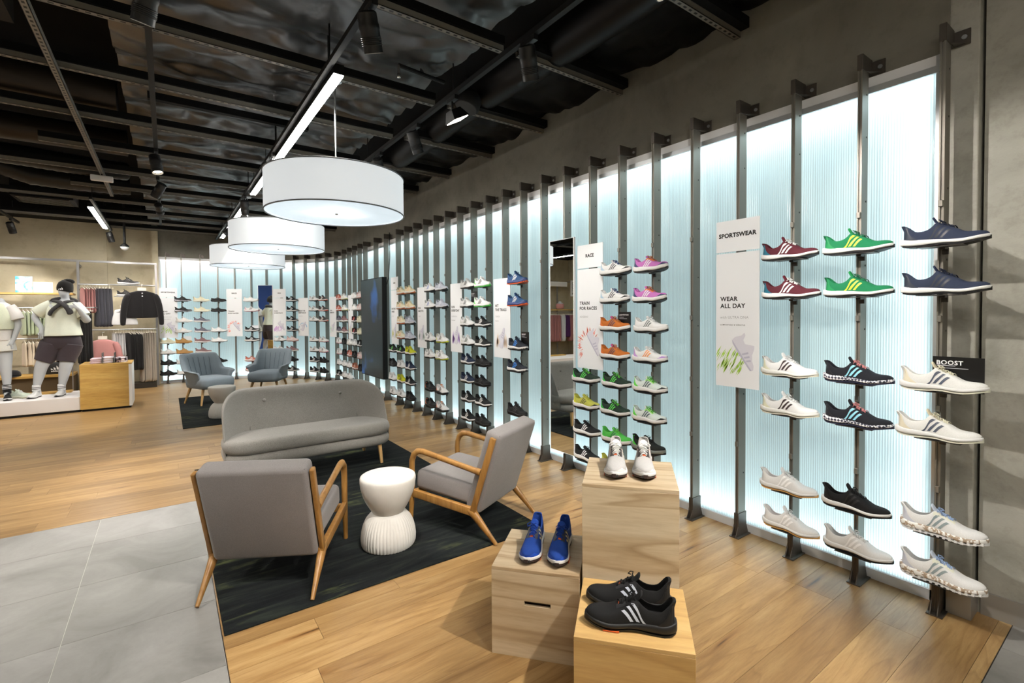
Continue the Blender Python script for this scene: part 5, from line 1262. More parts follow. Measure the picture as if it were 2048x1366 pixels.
# ================================================================ services under the ceiling
DUCT = mat('brown_duct', (44, 37, 30), 0.45, 0.5); FLEX = mat('black_flex', (30, 29, 28), 0.35, 0.3)
def duct(pts, r_, label, m, ribs=0.0, n=20):
    o = MB().tube(pts, r_, n).build('air_duct', m, None, smooth=True, angle=60); return tag(o, label, 'duct', 'air ducts under the left ceiling')
duct([(-6, 6.0, 3.62), (-0.35, 6.0, 3.62)], 0.17, 'long brown round air duct nearest the camera', DUCT)
duct([(-6, 7.55, 3.60), (-0.35, 7.55, 3.60)], 0.15, 'long brown round air duct behind the first', DUCT)
def ribbed(pts, r_, k):
    out = []; rs = []
    for i in range(len(pts)-1):
        a, b = Vector(pts[i]), Vector(pts[i+1])
        for j in range(k): out.append(a.lerp(b, j/k)); rs.append(r_*(1.0 if j % 2 else 1.05))
    return out, rs
pp, rr = ribbed([(-3.5, 8.45, 3.53), (-2.0, 8.5, 3.53), (-1.5, 8.6, 3.54), (-1.05, 8.8, 3.56), (-0.75, 9.0, 3.60), (-0.42, 9.2, 3.64)], 0.125, 10)
duct(pp, rr, 'flexible black duct curving down behind the brown ducts', FLEX)
pp, rr = ribbed([(-1.95, 9.7, 3.76), (-1.85, 9.72, 3.64), (-1.55, 9.75, 3.55), (-1.15, 9.78, 3.54), (-0.7, 9.8, 3.55), (-0.40, 9.82, 3.57)], 0.14, 8)
duct(pp, rr, 'flexible dark elbow duct above the white ceiling unit', FLEX)
b_ = thing('ceiling_unit', 'dark box-shaped air outlet below the elbow duct', 'air outlet', (-1.5, 10.4, 3.3))
MB().box(-0.35, 0.35, -0.3, 0.3, 0.0, 0.3).build('casing', DARK, b_); 
for k in range(6): MB().box(-0.3, 0.3, -0.25+0.09*k, -0.21+0.09*k, -0.012, 0.0).build('louvre', DUCT, b_)
e_ = thing('emergency_unit', 'small white emergency light unit under the dark ceiling', 'emergency light', (-0.63, 7.95, 3.19))
MB().box(-0.11, 0.11, -0.03, 0.03, 0, 0.07).build('casing', WHITE, e_, bevel=0.008, seg=2); MB().cyl((0, 0, 0.07), (0, 0, 0.2), 0.008, 6).build('stem', BLACK, e_)
s_ = thing('sprinkler', 'small sprinkler head on a dark pipe near the top', 'sprinkler', (1.50, 3.58, 3.33))
MB().cyl((0, 0, 0.03), (0.0, 0, 0.10), 0.012, 8).build('stem', CHROME, s_); MB().lathe([(0, 0), (0.018, 0.004), (0.010, 0.02), (0.014, 0.032), (0, 0.034)], 12).build('head', CHROME, s_, smooth=True); MB().tube([(0, 0, 0.10), (0.42, 0.05, 0.10)], 0.016, 8).build('pipe', BLACK, s_)
dm = thing('dome_camera', 'white dome security camera on a black pole before the back wall', 'security camera', (-0.66, 12.4, 2.86))
MB().cyl((0, 0, 0.07), (0, 0, 1.0), 0.022, 10).build('pole', BLACK, dm); MB().lathe([(0, 0.09), (0.03, 0.085), (0.07, 0.045), (0.075, 0.02), (0, 0.02)], 20).build('cap', BLACK, dm, smooth=True); MB().lathe([(0, -0.055), (0.03, -0.048), (0.058, -0.02), (0.07, 0.02), (0, 0.02)], 20).build('dome', WHITE, dm, smooth=True)
sk = thing('round_speaker', 'round dark ceiling loudspeaker beside the right track', 'loudspeaker', (2.20, 3.75, 3.33))
MB().lathe([(0, 0.0), (0.10, 0.0), (0.115, 0.02), (0.115, 0.10), (0.06, 0.16), (0, 0.16)], 24).xf(Matrix.Rotation(0.35, 4, 'Y')).build('housing', BLACK, sk, smooth=True, angle=40)
MB().lathe([(0, -0.004), (0.095, -0.004), (0.098, 0.0), (0, 0.0)], 24).xf(Matrix.Rotation(0.35, 4, 'Y')).build('grille', mat('grille', (44, 43, 42), 0.8), sk); MB().cyl((0, 0, 0.12), (0, 0, 0.285), 0.006, 6).build('rod', BLACK, sk)

# ================================================================ left: plinth, mannequins, racks
PINE = wood('pine_board', (176, 136, 66), (198, 160, 88), (210, 176, 108), 0.7, 0, 0.45, 0.55, 0.0, 0.8)
pl = thing('plinth', 'long low white plinth carrying the two mannequins', 'plinth', (-2.6, 10.0, 0))
MB().box(-1.5, 1.475, 0.03, 0.90, 0.0, 0.035).build('recess', BLACK, pl)
MB().box(-1.5, 1.478, 0.02, 0.92, 0.035, 0.235).build('body', mat('plinth_white', (226, 222, 222), 0.6), pl, bevel=0.004, seg=2)
MB().box(-1.0, 1.30, 0.70, 0.90, 0.235, 0.262).build('back_step', PINE, pl, bevel=0.003, seg=1)
cb = thing('pine_cube', 'honey pine display cube carrying folded clothes beside the plinth', 'display cube', (-1.118, 9.99, 0))
MB().box(0.02, 0.62, 0.03, 0.64, 0, 0.035).build('recess', BLACK, cb)
MB().box(0, 0.60, 0.0, 0.020, 0.035, 0.715).build('front_panel', PINE, cb); MB().box(0, 0.64, 0.0, 0.66, 0.715, 0.735).build('top_panel', PINE, cb)
MB().box(0.60, 0.64, 0.0, 0.66, 0.035, 0.715).build('side_panel', WHITE, cb); MB().box(0, 0.02, 0.02, 0.66, 0.035, 0.715).build('side_panel', WHITE, cb); MB().box(0.02, 0.60, 0.64, 0.66, 0.035, 0.715).build('back_panel', PINE, cb)
t = NT('camo_cloth'); mp = t.mapping('Object'); n = t.noise(mp.outputs[0], 22, 2, 0.5)
t.col(t.ramp(n.outputs[0], [(0.46, lin((34, 26, 34))), (0.48, lin((120, 92, 112))), (0.56, lin((226, 214, 222))), (0.6, lin((232, 224, 230)))])); t.b.inputs['Roughness'].default_value = 0.9
CAMOC = t.m
def folded(x, y, z, w_, d_, h_, m, label, lay=3):
    r = thing('folded_garment', label, 'folded clothes', (x, y, z), 0, 'folded clothes on the pine cube')
    for k in range(lay):
        a = h_*k/lay
        rings = []
        for zz, ins in ((0, 0.012), (0.25, 0.0), (0.75, 0.0), (1, 0.012)):
            rings.append([(px_ + 0.003*math.sin(9*py_+k), py_, a + zz*h_/lay*0.98) for px_, py_ in rrect(-w_/2+ins, w_/2-ins, -d_/2+ins, d_/2-ins, 0.03, 4)])
        MB().loft(rings).build('fold', m, r, smooth=True)
folded(-0.93, 10.22, 0.7355, 0.15, 0.26, 0.085, fabric('blush_cloth', (214, 190, 200)), 'folded blush garment left of the acrylic divider')
folded(-0.78, 10.22, 0.7355, 0.14, 0.26, 0.10, fabric('white_pink_cloth', (226, 214, 222)), 'folded white and pink garment between the acrylic dividers')
folded(-0.62, 10.24, 0.7355, 0.15, 0.26, 0.085, CAMOC, 'folded black and pink patterned garment on the cube')
ACR = mat('acrylic', (206, 214, 216), 0.1); ACR.node_tree.nodes['Principled BSDF'].inputs['Transmission Weight'].default_value = 0.75
for x in (-0.853, -0.700):
    tag(MB().box(-0.003, 0.003, -0.13, 0.13, 0, 0.17).build('acrylic_divider', ACR, None, (x, 10.20, 0.7355)), 'clear acrylic divider on the pine cube, %s one' % ('left' if x < -0.8 else 'right'), 'divider', 'acrylic dividers')

MANN = mat('mannequin_grey', (186, 190, 194), 0.5)
def skin_mesh(joints, bones, root, sub=2):
    me = D.meshes.new('body'); names = list(joints); idx = {k: i for i, k in enumerate(names)}
    me.from_pydata([joints[k][0] for k in names], [(idx[a], idx[b]) for a, b in bones], [])
    o = D.objects.new('tmp', me); TMP.collection.objects.link(o)
    m = o.modifiers.new('skin', 'SKIN'); m.use_smooth_shade = True
    sk_ = me.skin_vertices[0].data
    for k in names:
        r_ = joints[k][1]; r_ = r_ if isinstance(r_, tuple) else (r_, r_)
        sk_[idx[k]].radius = r_; sk_[idx[k]].use_root = (k == root)
    s2 = o.modifiers.new('sub', 'SUBSURF'); s2.levels = sub; s2.render_levels = sub
    dg = tmp_dg()
    out = D.meshes.new_from_object(o.evaluated_get(dg), depsgraph=dg); D.objects.remove(o)
    for p in out.polygons: p.use_smooth = True
    out.materials.clear(); out.materials.append(None)
    return out
def ell(cs, n=28, wav=0.0, k=9, ph=0.0):
    """cloth tube: list of (centre, rx, ry)"""
    rings = []; m_ = len(cs)
    for i, (c, rx, ry) in enumerate(cs):
        w_ = wav*(i/(m_-1))
        rings.append([(c[0] + (rx + w_*math.sin(k*2*PI*j/n+ph))*math.cos(2*PI*j/n), c[1] + (ry + w_*math.sin(k*2*PI*j/n+ph))*math.sin(2*PI*j/n), c[2]) for j in range(n)])
    return rings
def garment_tube(cs, name, m, parent, wav=0.0, k=9, th=0.006, n=28):
    return MB().loft(ell(cs, n, wav, k), cap=False).build(name, m, parent, smooth=True, solid=th, subd=1)
def hand(j, b, wrist, tips, tag_, r0=0.011):
    """palm and five separate finger chains from the wrist"""
    j['palm'+tag_] = (tips[0], (0.030, 0.018)); b.append((wrist, 'palm'+tag_))
    for i, (kn, tp) in enumerate(tips[1]):
        j['k%d%s' % (i, tag_)] = (kn, r0); j['t%d%s' % (i, tag_)] = (tp, r0*0.8)
        b.append(('palm'+tag_, 'k%d%s' % (i, tag_))); b.append(('k%d%s' % (i, tag_), 't%d%s' % (i, tag_)))
def offs(base, pts): return [tuple(Vector(base)+Vector(p)) for p in pts]
Y0 = 10.40
# ---- mannequin with beanie
mq = thing('mannequin', 'full-figure grey mannequin in beanie, pale tee and dark cycling shorts, hand on chest', 'mannequin', (-1.37, Y0, 0.235), 0, 'grey mannequins on the plinth')
O = Vector((-1.37, Y0, 0.235))
def P(x, z, dy=0.0): return tuple(Vector((x, Y0+dy, z)) - O)
J = {'pelvis': (P(-1.37, 1.08), (0.165, 0.135)), 'belly': (P(-1.36, 1.24, -0.02), (0.17, 0.14)), 'waist': (P(-1.35, 1.38), (0.165, 0.135)), 'chest': (P(-1.34, 1.54, -0.02), (0.175, 0.14)), 'upper': (P(-1.33, 1.66), (0.13, 0.095)),
     'neck': (P(-1.31, 1.75), 0.056), 'neck2': (P(-1.305, 1.80), 0.054), 'jaw': (P(-1.325, 1.845, -0.03), 0.066), 'head': (P(-1.31, 1.915), (0.078, 0.092)), 'crown': (P(-1.30, 1.98), (0.060, 0.072)),
     'rs': (P(-1.49, 1.655), 0.075), 're': (P(-1.68, 1.50, 0.02), 0.055), 'rw': (P(-1.575, 1.31, -0.10), 0.034),
     'ls': (P(-1.18, 1.655), 0.075), 'le': (P(-1.035, 1.40, -0.05), 0.058), 'lw': (P(-1.13, 1.605, -0.16), 0.034),
     'rh': (P(-1.47, 1.00), 0.130), 'rk': (P(-1.60, 0.74, -0.03), 0.088), 'rc': (P(-1.63, 0.60, 0.0), 0.078), 'ra': (P(-1.675, 0.37, 0.02), 0.042), 'rheel': (P(-1.67, 0.285, 0.04), 0.038), 'rf': (P(-1.71, 0.27, -0.08), 0.036),
     'lh': (P(-1.26, 0.98), 0.130), 'lk': (P(-1.32, 0.70, -0.05), 0.088), 'lc': (P(-1.345, 0.57, -0.01), 0.076), 'la': (P(-1.38, 0.36, 0.02), 0.042), 'lheel': (P(-1.375, 0.285, 0.04), 0.038), 'lf': (P(-1.41, 0.27, -0.08), 0.036)}
B = [('pelvis','belly'),('belly','waist'),('waist','chest'),('chest','upper'),('upper','neck'),('neck','neck2'),('neck2','jaw'),('jaw','head'),('head','crown'),('upper','rs'),('rs','re'),('re','rw'),('upper','ls'),('ls','le'),('le','lw'),
     ('pelvis','rh'),('rh','rk'),('rk','rc'),('rc','ra'),('ra','rheel'),('rheel','rf'),('pelvis','lh'),('lh','lk'),('lk','lc'),('lc','la'),('la','lheel'),('lheel','lf')]
hand(J, B, 'rw', (P(-1.575, 1.245, -0.13), [(P(-1.545, 1.215, -0.135), P(-1.535, 1.180, -0.13)), (P(-1.562, 1.195, -0.145), P(-1.560, 1.150, -0.14)), (P(-1.582, 1.192, -0.145), P(-1.585, 1.145, -0.14)), (P(-1.602, 1.200, -0.14), P(-1.608, 1.160, -0.135)), (P(-1.605, 1.235, -0.15), P(-1.60, 1.205, -0.165))]), 'r')
hand(J, B, 'lw', (P(-1.175, 1.655, -0.19), [(P(-1.215, 1.672, -0.20), P(-1.24, 1.655, -0.20)), (P(-1.222, 1.655, -0.205), P(-1.25, 1.635, -0.205)), (P(-1.220, 1.638, -0.205), P(-1.245, 1.615, -0.205)), (P(-1.210, 1.620, -0.205), P(-1.232, 1.598, -0.20)), (P(-1.18, 1.690, -0.205), P(-1.205, 1.700, -0.21))]), 'l')
place('body', skin_mesh(J, B, 'pelvis'), MANN, mq)
TEE = fabric('pale_mint_tee', (226, 230, 214), 0.05, 200); CHAR = fabric('charcoal_knit', (56, 54, 56), 0.15, 260); SHORT = fabric('plum_grey_lycra', (66, 58, 64), 0.06, 300, 0.6); BEAN = fabric('black_beanie', (24, 22, 22), 0.15, 220)
garment_tube([(P(-1.325, 1.742), 0.080, 0.075), (P(-1.33, 1.722), 0.150, 0.110), (P(-1.335, 1.68), 0.210, 0.140), (P(-1.34, 1.58, -0.02), 0.205, 0.165), (P(-1.345, 1.48, -0.02), 0.20, 0.165), (P(-1.35, 1.36, -0.01), 0.205, 0.165), (P(-1.352, 1.26, -0.01), 0.232, 0.200), (P(-1.352, 1.185, -0.01), 0.246, 0.214)], 'tee_shirt', TEE, mq, 0.010, 7)
for sgn, pts in ((-1, [P(-1.45, 1.675), P(-1.55, 1.615), P(-1.645, 1.535, 0.01)]), (1, [P(-1.21, 1.675), P(-1.145, 1.58, -0.02), P(-1.085, 1.485, -0.04)])):
    MB().tube(pts, [0.098, 0.100, 0.102], 20, cap=False).build('sleeve', TEE, mq, smooth=True, solid=0.005, subd=1)
garment_tube([(P(-1.358, 1.225), 0.205, 0.170), (P(-1.362, 1.15), 0.232, 0.192), (P(-1.365, 1.05), 0.256, 0.180), (P(-1.365, 0.985), 0.252, 0.150)], 'shorts', SHORT, mq)
MB().tube([P(-1.455, 1.07), P(-1.50, 0.97), P(-1.545, 0.87, -0.01), P(-1.585, 0.785, -0.02)], [0.170, 0.158, 0.135, 0.112], 24, cap=False).build('shorts_leg', SHORT, mq, smooth=True, solid=0.004, subd=1)
MB().tube([P(-1.27, 1.05), P(-1.285, 0.95, -0.01), P(-1.305, 0.85, -0.02), P(-1.318, 0.76, -0.04)], [0.170, 0.158, 0.135, 0.112], 24, cap=False).build('shorts_leg', SHORT, mq, smooth=True, solid=0.004, subd=1)
MB().tube([P(-1.20, 1.74, -0.02), P(-1.26, 1.74, -0.09), P(-1.33, 1.70, -0.16), P(-1.40, 1.64, -0.19), P(-1.46, 1.57, -0.19), P(-1.475, 1.50, -0.18)], [0.035, 0.045, 0.048, 0.045, 0.045, 0.052], 14, flat=0.5).build('tied_sleeve', CHAR, mq, smooth=True, subd=1)
MB().tube([P(-1.45, 1.73, -0.02), P(-1.40, 1.74, -0.09), P(-1.34, 1.71, -0.17), P(-1.27, 1.65, -0.21), P(-1.235, 1.58, -0.21), P(-1.225, 1.52, -0.20)], [0.045, 0.05, 0.05, 0.045, 0.05, 0.058], 14, flat=0.5).build('tied_sleeve', CHAR, mq, smooth=True, subd=1)
MB().tube([P(-1.47, 1.735), P(-1.44, 1.76, 0.07), P(-1.34, 1.775, 0.11), P(-1.23, 1.765, 0.09), P(-1.17, 1.73, 0.0)], [0.045, 0.05, 0.055, 0.05, 0.04], 12, flat=0.8).build('draped_sweater', CHAR, mq, smooth=True, subd=1)
MB().loft([[(c[0]+rx*math.cos(2*PI*j/24), c[1]+ry*math.sin(2*PI*j/24), c[2]+0.018*math.cos(2*PI*j/24)*-1) for j in range(24)] for c, rx, ry in ((P(-1.31, 1.895), 0.097, 0.110), (P(-1.31, 1.925), 0.101, 0.114), (P(-1.305, 1.97), 0.100, 0.112), (P(-1.295, 2.02), 0.088, 0.098), (P(-1.28, 2.055), 0.060, 0.065), (P(-1.275, 2.065), 0.01, 0.01))]).build('beanie', BEAN, mq, smooth=True)
MB().tube([P(-1.34, 2.03), P(-1.28, 2.065), P(-1.22, 2.05), P(-1.205, 2.02)], [0.035, 0.045, 0.045, 0.03], 12).build('beanie_fold', BEAN, mq, smooth=True, subd=1)
def emblem(w_):
    mb = MB()
    for i, (x, h) in enumerate(((-0.5, 0.28), (-0.14, 0.52), (0.22, 0.80))):
        mb.add([(x*w_, 0, 0), ((x+0.27)*w_, 0, 0), ((x+0.27+0.0)*w_, 0, h*w_*0.55) if False else ((x+0.20)*w_, 0, h*w_*0.50), ((x-0.03)*w_, 0, h*w_*0.86)], [(0, 1, 2, 3)])
    return mb
stuff(emblem(0.055).build('printed_emblem', INK_W, mq, P(-1.345, 1.915, -0.118), fixn=False))
SOCKW = fabric('white_sock', (238, 238, 238), 0.04)
for c0, c1, c2 in ((P(-1.672, 0.39, 0.018), P(-1.668, 0.43, 0.015), P(-1.676, 0.33, 0.03)), (P(-1.382, 0.38, 0.018), P(-1.378, 0.42, 0.015), P(-1.382, 0.32, 0.03))):
    sck = garment_tube([(c1, 0.053, 0.055), (c0, 0.050, 0.052), (c2, 0.050, 0.055)], 'sock', SOCKW, mq)
    for dz in (0.0, -0.022): garment_tube([((c0[0], c0[1], c0[2]+dz+0.004), 0.0535, 0.0555), ((c0[0], c0[1], c0[2]+dz-0.004), 0.0535, 0.0555)], 'sock_stripe', BLACK, sck, th=0.002)
for px_, py_, an, lb_ in ((-1.69, Y0-0.03, -105, 'white running shoe on the left foot position of the beanie mannequin'), (-1.395, Y0-0.03, -100, 'white running shoe on the right-hand foot of the beanie mannequin')):
    s_ = shoe('run', lb_.replace('left foot position', 'left-hand foot'), allwhite, (px_, py_, 0.236), math.radians(an), 'shoes around the mannequins', full=False)

# ---- headless mannequin cut by the left edge
mh = thing('mannequin', 'headless grey mannequin in white tee and mint vest at the left edge', 'mannequin', (-2.05, Y0, 0.235), 0, 'grey mannequins on the plinth')
O = Vector((-2.05, Y0, 0.235))
J = {'pelvis': (P(-2.07, 1.08), (0.145, 0.11)), 'waist': (P(-2.07, 1.28), (0.125, 0.095)), 'chest': (P(-2.06, 1.48), (0.150, 0.115)), 'upper': (P(-2.05, 1.62), (0.10, 0.075)), 'neck': (P(-2.04, 1.71), 0.055), 'neck2': (P(-2.035, 1.785), 0.053),
     'ls': (P(-1.915, 1.61), 0.062), 'le': (P(-1.845, 1.37, 0.0), 0.045), 'lw': (P(-1.895, 1.15, -0.06), 0.030), 'rs': (P(-2.19, 1.61), 0.062), 're': (P(-2.27, 1.37, 0.02), 0.045), 'rw': (P(-2.24, 1.15, -0.05), 0.030),
     'lh': (P(-2.00, 1.0), 0.105), 'lk': (P(-1.99, 0.72, -0.03), 0.068), 'lc': (P(-1.99, 0.60), 0.064), 'la': (P(-1.995, 0.36, 0.03), 0.036), 'lf': (P(-1.99, 0.275, -0.05), 0.035),
     'rh': (P(-2.15, 1.0), 0.105), 'rk': (P(-2.20, 0.72, -0.03), 0.068), 'rc': (P(-2.21, 0.60), 0.064), 'ra': (P(-2.23, 0.36, 0.03), 0.036), 'rf': (P(-2.24, 0.275, -0.05), 0.035)}
B = [('pelvis','waist'),('waist','chest'),('chest','upper'),('upper','neck'),('neck','neck2'),('upper','ls'),('ls','le'),('le','lw'),('upper','rs'),('rs','re'),('re','rw'),('pelvis','lh'),('lh','lk'),('lk','lc'),('lc','la'),('la','lf'),('pelvis','rh'),('rh','rk'),('rk','rc'),('rc','ra'),('ra','rf')]
hand(J, B, 'lw', (P(-1.915, 1.085, -0.08), [(P(-1.895, 1.045, -0.095), P(-1.90, 1.005, -0.10)), (P(-1.915, 1.035, -0.09), P(-1.922, 0.990, -0.09)), (P(-1.935, 1.035, -0.085), P(-1.945, 0.992, -0.085)), (P(-1.952, 1.045, -0.08), P(-1.963, 1.008, -0.08)), (P(-1.94, 1.085, -0.10), P(-1.955, 1.055, -0.115))]), 'l')
hand(J, B, 'rw', (P(-2.23, 1.085, -0.07), [(P(-2.25, 1.045, -0.08), P(-2.25, 1.005, -0.08)), (P(-2.235, 1.035, -0.08), P(-2.23, 0.990, -0.08)), (P(-2.215, 1.035, -0.08), P(-2.21, 0.992, -0.08)), (P(-2.20, 1.045, -0.08), P(-2.19, 1.008, -0.08)), (P(-2.20, 1.085, -0.09), P(-2.19, 1.055, -0.10))]), 'r')
place('body', skin_mesh(J, B, 'pelvis'), MANN, mh)
TEEW = fabric('white_tee', (234, 232, 230), 0.05, 200); MINT = fabric('mint_vest', (222, 228, 206), 0.06, 200)
garment_tube([(P(-2.045, 1.715), 0.07, 0.066), (P(-2.05, 1.68), 0.13, 0.085), (P(-2.055, 1.62), 0.165, 0.115), (P(-2.06, 1.48), 0.170, 0.140), (P(-2.065, 1.34), 0.160, 0.128), (P(-2.07, 1.22), 0.165, 0.135), (P(-2.07, 1.13), 0.172, 0.140)], 'tee_shirt', TEEW, mh, 0.008, 6)
garment_tube([(P(-2.05, 1.70), 0.095, 0.080), (P(-2.055, 1.63), 0.150, 0.122), (P(-2.06, 1.48), 0.182, 0.150), (P(-2.065, 1.36), 0.180, 0.148), (P(-2.066, 1.30), 0.182, 0.150)], 'vest', MINT, mh, 0.004, 6)
for pts in ([P(-1.955, 1.645), P(-1.90, 1.56), P(-1.862, 1.44)], [P(-2.15, 1.645), P(-2.205, 1.56), P(-2.245, 1.44)]):
    MB().tube(pts, [0.086, 0.090, 0.094], 20, cap=False).build('sleeve', TEEW, mh, smooth=True, solid=0.005, subd=1)
for pts in ([P(-2.02, 1.16), P(-2.005, 1.06), P(-2.00, 0.97)], [P(-2.13, 1.16), P(-2.145, 1.06), P(-2.16, 0.97)]):
    MB().tube(pts, [0.120, 0.128, 0.134], 22, cap=False).build('shorts_leg', fabric('white_shorts', (228, 228, 222), 0.05), mh, smooth=True, solid=0.004, subd=1)
SOCKK = fabric('black_sock', (28, 28, 28), 0.1)
for x in (-1.995, -2.232):
    sck = garment_tube([(P(x, 0.47, 0.02), 0.052, 0.054), (P(x, 0.40, 0.025), 0.047, 0.049), (P(x, 0.32, 0.03), 0.048, 0.052)], 'sock', SOCKK, mh)
    for dz in (0.0, 0.022, 0.044): garment_tube([(P(x, 0.40+dz, 0.024), 0.0525, 0.0545), (P(x, 0.408+dz, 0.024), 0.0525, 0.0545)], 'sock_stripe', WHITE, sck, th=0.002)
shoe('run', 'black shoe with white sole on the visible foot of headless mannequin', kw, (-1.985, Y0-0.03, 0.236), math.radians(-80), 'shoes around the mannequins', full=False)
shoe('run', 'black shoe with white sole on the outer foot of headless mannequin', kw, (-2.245, Y0-0.03, 0.236), math.radians(-95), 'shoes around the mannequins', full=False)
mints = C(up=(206, 220, 200), stripe=(220, 226, 214), sole=(214, 214, 196), heel=(196, 212, 190), laces=(226, 230, 220), out=(180, 178, 150))
shoe('run', 'mint running shoe on the plinth between the mannequins, front one', mints, (-1.855, Y0+0.06, 0.236), math.radians(-35), 'shoes around the mannequins', full=False)
shoe('run', 'mint running shoe on the plinth between the mannequins, rear one', mints, (-1.90, Y0+0.20, 0.236), math.radians(-20), 'shoes around the mannequins', full=False)

# ================================================================ wall racks
UP = [-0.17, -1.42, -2.66, -3.90, -5.14]; YR = 12.86
for i, x in enumerate(UP):
    says = ['beside the lit wall', 'behind the beanie mannequin', 'at the left edge', 'past the left edge', 'farthest left'][i]
    r = thing('rack_upright', 'square grey metal rack upright ' + says, 'rack post', (x, YR, 0), 0, 'grey rack uprights on the back wall')
    MB().box(-0.02, 0.02, -0.02, 0.02, 0, 2.62).build('post', GREYMET, r); MB().box(-0.015, 0.015, 0.02, 0.18 if i == 0 else 0.36, 2.50, 2.54).build('wall_arm', GREYMET, r)
for i in range(4):
    x0, x1 = UP[i+1]+0.02, UP[i]-0.02; w_ = ['right-hand', 'second', 'third', 'leftmost'][i]
    tag(MB().box(x0, x1, -0.02, 0.02, 2.58, 2.62).build('rack_top_rail', GREYMET, None, (0, YR, 0)), 'grey metal top rail of the %s rack bay' % w_, 'rail', 'rack rails')
def rail(x0, x1, y, z, label):
    r = thing('hanging_rail', label, 'rail', ((x0+x1)/2, y, z), 0, 'garment rails on the back wall'); h = (x1-x0)/2
    MB().cyl((-h, 0, 0), (h, 0, 0), 0.012, 10).build('bar', ALU, r)
    for s in (-1, 1): MB().box(s*h-0.006, s*h+0.006, -0.012, YR-y-0.001-0.02, -0.012, 0.012).build('arm', GREYMET, r)
    return r
HANG = mat('pale_hanger', (226, 220, 206), 0.5)
def hang_mesh(w_, h_, th, seed, taper=0.15):
    """garment on a hanger seen edge-on: local y = width, x = thickness, hung from z=0"""
    R = random.Random(seed); rings = []
    nz = 9
    for i in range(nz+1):
        v = i/nz; z = -0.055 - h_*v; ww = w_*(0.62 + 0.38*smoothstep(0, 0.14, v))*(1 - taper*(1-v)*0.5) if taper >= 0 else w_*0.5*(1 + 0.25*v)
        a = th*(0.55 + 0.6*v) 
        pts = []
        for j in range(16):
            an = 2*PI*j/16; cx = math.cos(an); sy = math.sin(an)
            wob = 0.25*th*math.sin(5*sy + seed + 2.2*v)*v
            pts.append((a*0.5*cx + wob, ww*0.5*sy, z + 0.01*math.sin(3*sy+seed)*v))
        rings.append(pts)
    return MB().loft(rings).mesh('garment', smooth=True, subd=1)
ME_HANGER = MB().tube([(0, 0, 0.012), (0, 0.012, 0.020), (0, 0.016, 0.006), (0, 0.0, -0.02), (0, 0.0, -0.045)], 0.0025, 6).tube([(0, -0.17, -0.085), (0, -0.08, -0.052), (0, 0, -0.042), (0, 0.08, -0.052), (0, 0.17, -0.085)], 0.007, 6).mesh('hanger', smooth=True)
ME_CLIPH = MB().tube([(0, 0, 0.012), (0, 0.012, 0.020), (0, 0.016, 0.006), (0, 0.0, -0.02), (0, 0, -0.05)], 0.003, 6).box(-0.012, 0.012, -0.12, 0.12, -0.062, -0.046).mesh('hanger')
_G = {}
def garments(n_, x0, x1, y, z, w_, h_, th, m, name, label, group, clip=False, tw=0.35):
    for i in range(n_):
        k = (name, i % 3)
        if k not in _G: _G[k] = hang_mesh(w_, h_, th, i*1.7+len(_G), -1 if clip else 0.15)
        x = lerp(x0, x1, (i+0.5)/n_)
        lab = label if n_ > 12 else ('%s, %s from the right' % (label, ORD[n_-1-i]))
        r = thing(name, lab, 'garment', (x, y, z-0.012), tw + 0.05*math.sin(i*2.3), group)
        place('cloth', _G[k], m, r); place('hanger', ME_CLIPH if clip else ME_HANGER, HANG, r)
PINKC = fabric('dusty_pink_cloth', (196, 138, 136), 0.08); GREYC = fabric('slate_cloth', (78, 78, 88), 0.08); BLKC = fabric('black_cloth', (28, 26, 28), 0.1); WHC = fabric('white_cloth', (232, 232, 234), 0.04); BEIC = fabric('stone_cloth', (176, 166, 154), 0.06); SAGE = fabric('sage_cloth', (168, 178, 148), 0.08); CREAMC = fabric('cream_cloth', (214, 198, 176), 0.06); PURP = fabric('purple_cloth', (92, 44, 104), 0.08)
rail(-1.40, -0.95, 12.62, 2.12, 'short garment rail with pink and slate tops in the right-hand bay')
garments(5, -1.36, -1.16, 12.62, 2.12, 0.30, 0.50, 0.036, PINKC, 'pink_shirt', 'dusty pink top on the upper rail of the right-hand bay', 'pink tops on the upper rail')
garments(5, -1.15, -0.90, 12.62, 2.12, 0.36, 0.78, 0.045, GREYC, 'slate_trousers', 'slate garment beside the pink tops on the upper rail', 'slate garments on the upper rail', True, 0.5)
rail(-1.40, -0.19, 12.60, 1.22, 'long lower garment rail in the right-hand bay beside the lit wall')
garments(5, -0.90, -0.70, 12.60, 1.22, 0.30, 0.48, 0.036, WHC, 'white_garment', 'white garment on the lower rail of the right-hand bay', 'white garments on the lower rail', True, 0.4)
garments(6, -0.69, -0.45, 12.60, 1.22, 0.36, 0.78, 0.045, BLKC, 'black_jacket', 'black garment on the lower rail of the right-hand bay', 'black garments on the lower rail', False, 0.5)
garments(6, -0.45, -0.21, 12.60, 1.22, 0.30, 1.05, 0.045, BEIC, 'stone_trousers', 'stone coloured trousers on the lower rail by the lit wall', 'stone trousers on the lower rail', True, 0.4)
rail(-1.45, -1.12, 12.10, 1.66, 'front garment rail with long black trousers behind the beanie mannequin')
MB().box(-0.17, -0.155, -0.01, 0.01, -1.66, 0.0).build('stand', GREYMET, D.objects[[o.name for o in D.objects if o.name.startswith('hanging_rail')][-1]])
garments(6, -1.36, -1.16, 12.10, 1.66, 0.30, 1.0, 0.04, BLKC, 'black_trousers', 'long black trousers hanging behind the beanie mannequin', 'long black trousers', True, 0.4)
rail(-2.64, -1.46, 12.60, 1.66, 'garment rail with sage tops behind the mannequins')
garments(9, -2.20, -1.72, 12.60, 1.66, 0.34, 0.46, 0.05, SAGE, 'sage_shirt', 'sage green top on the rail between the mannequins', 'sage tops on the rail')
rail(-2.64, -1.46, 12.62, 1.08, 'lower garment rail with cream tops behind the mannequins')
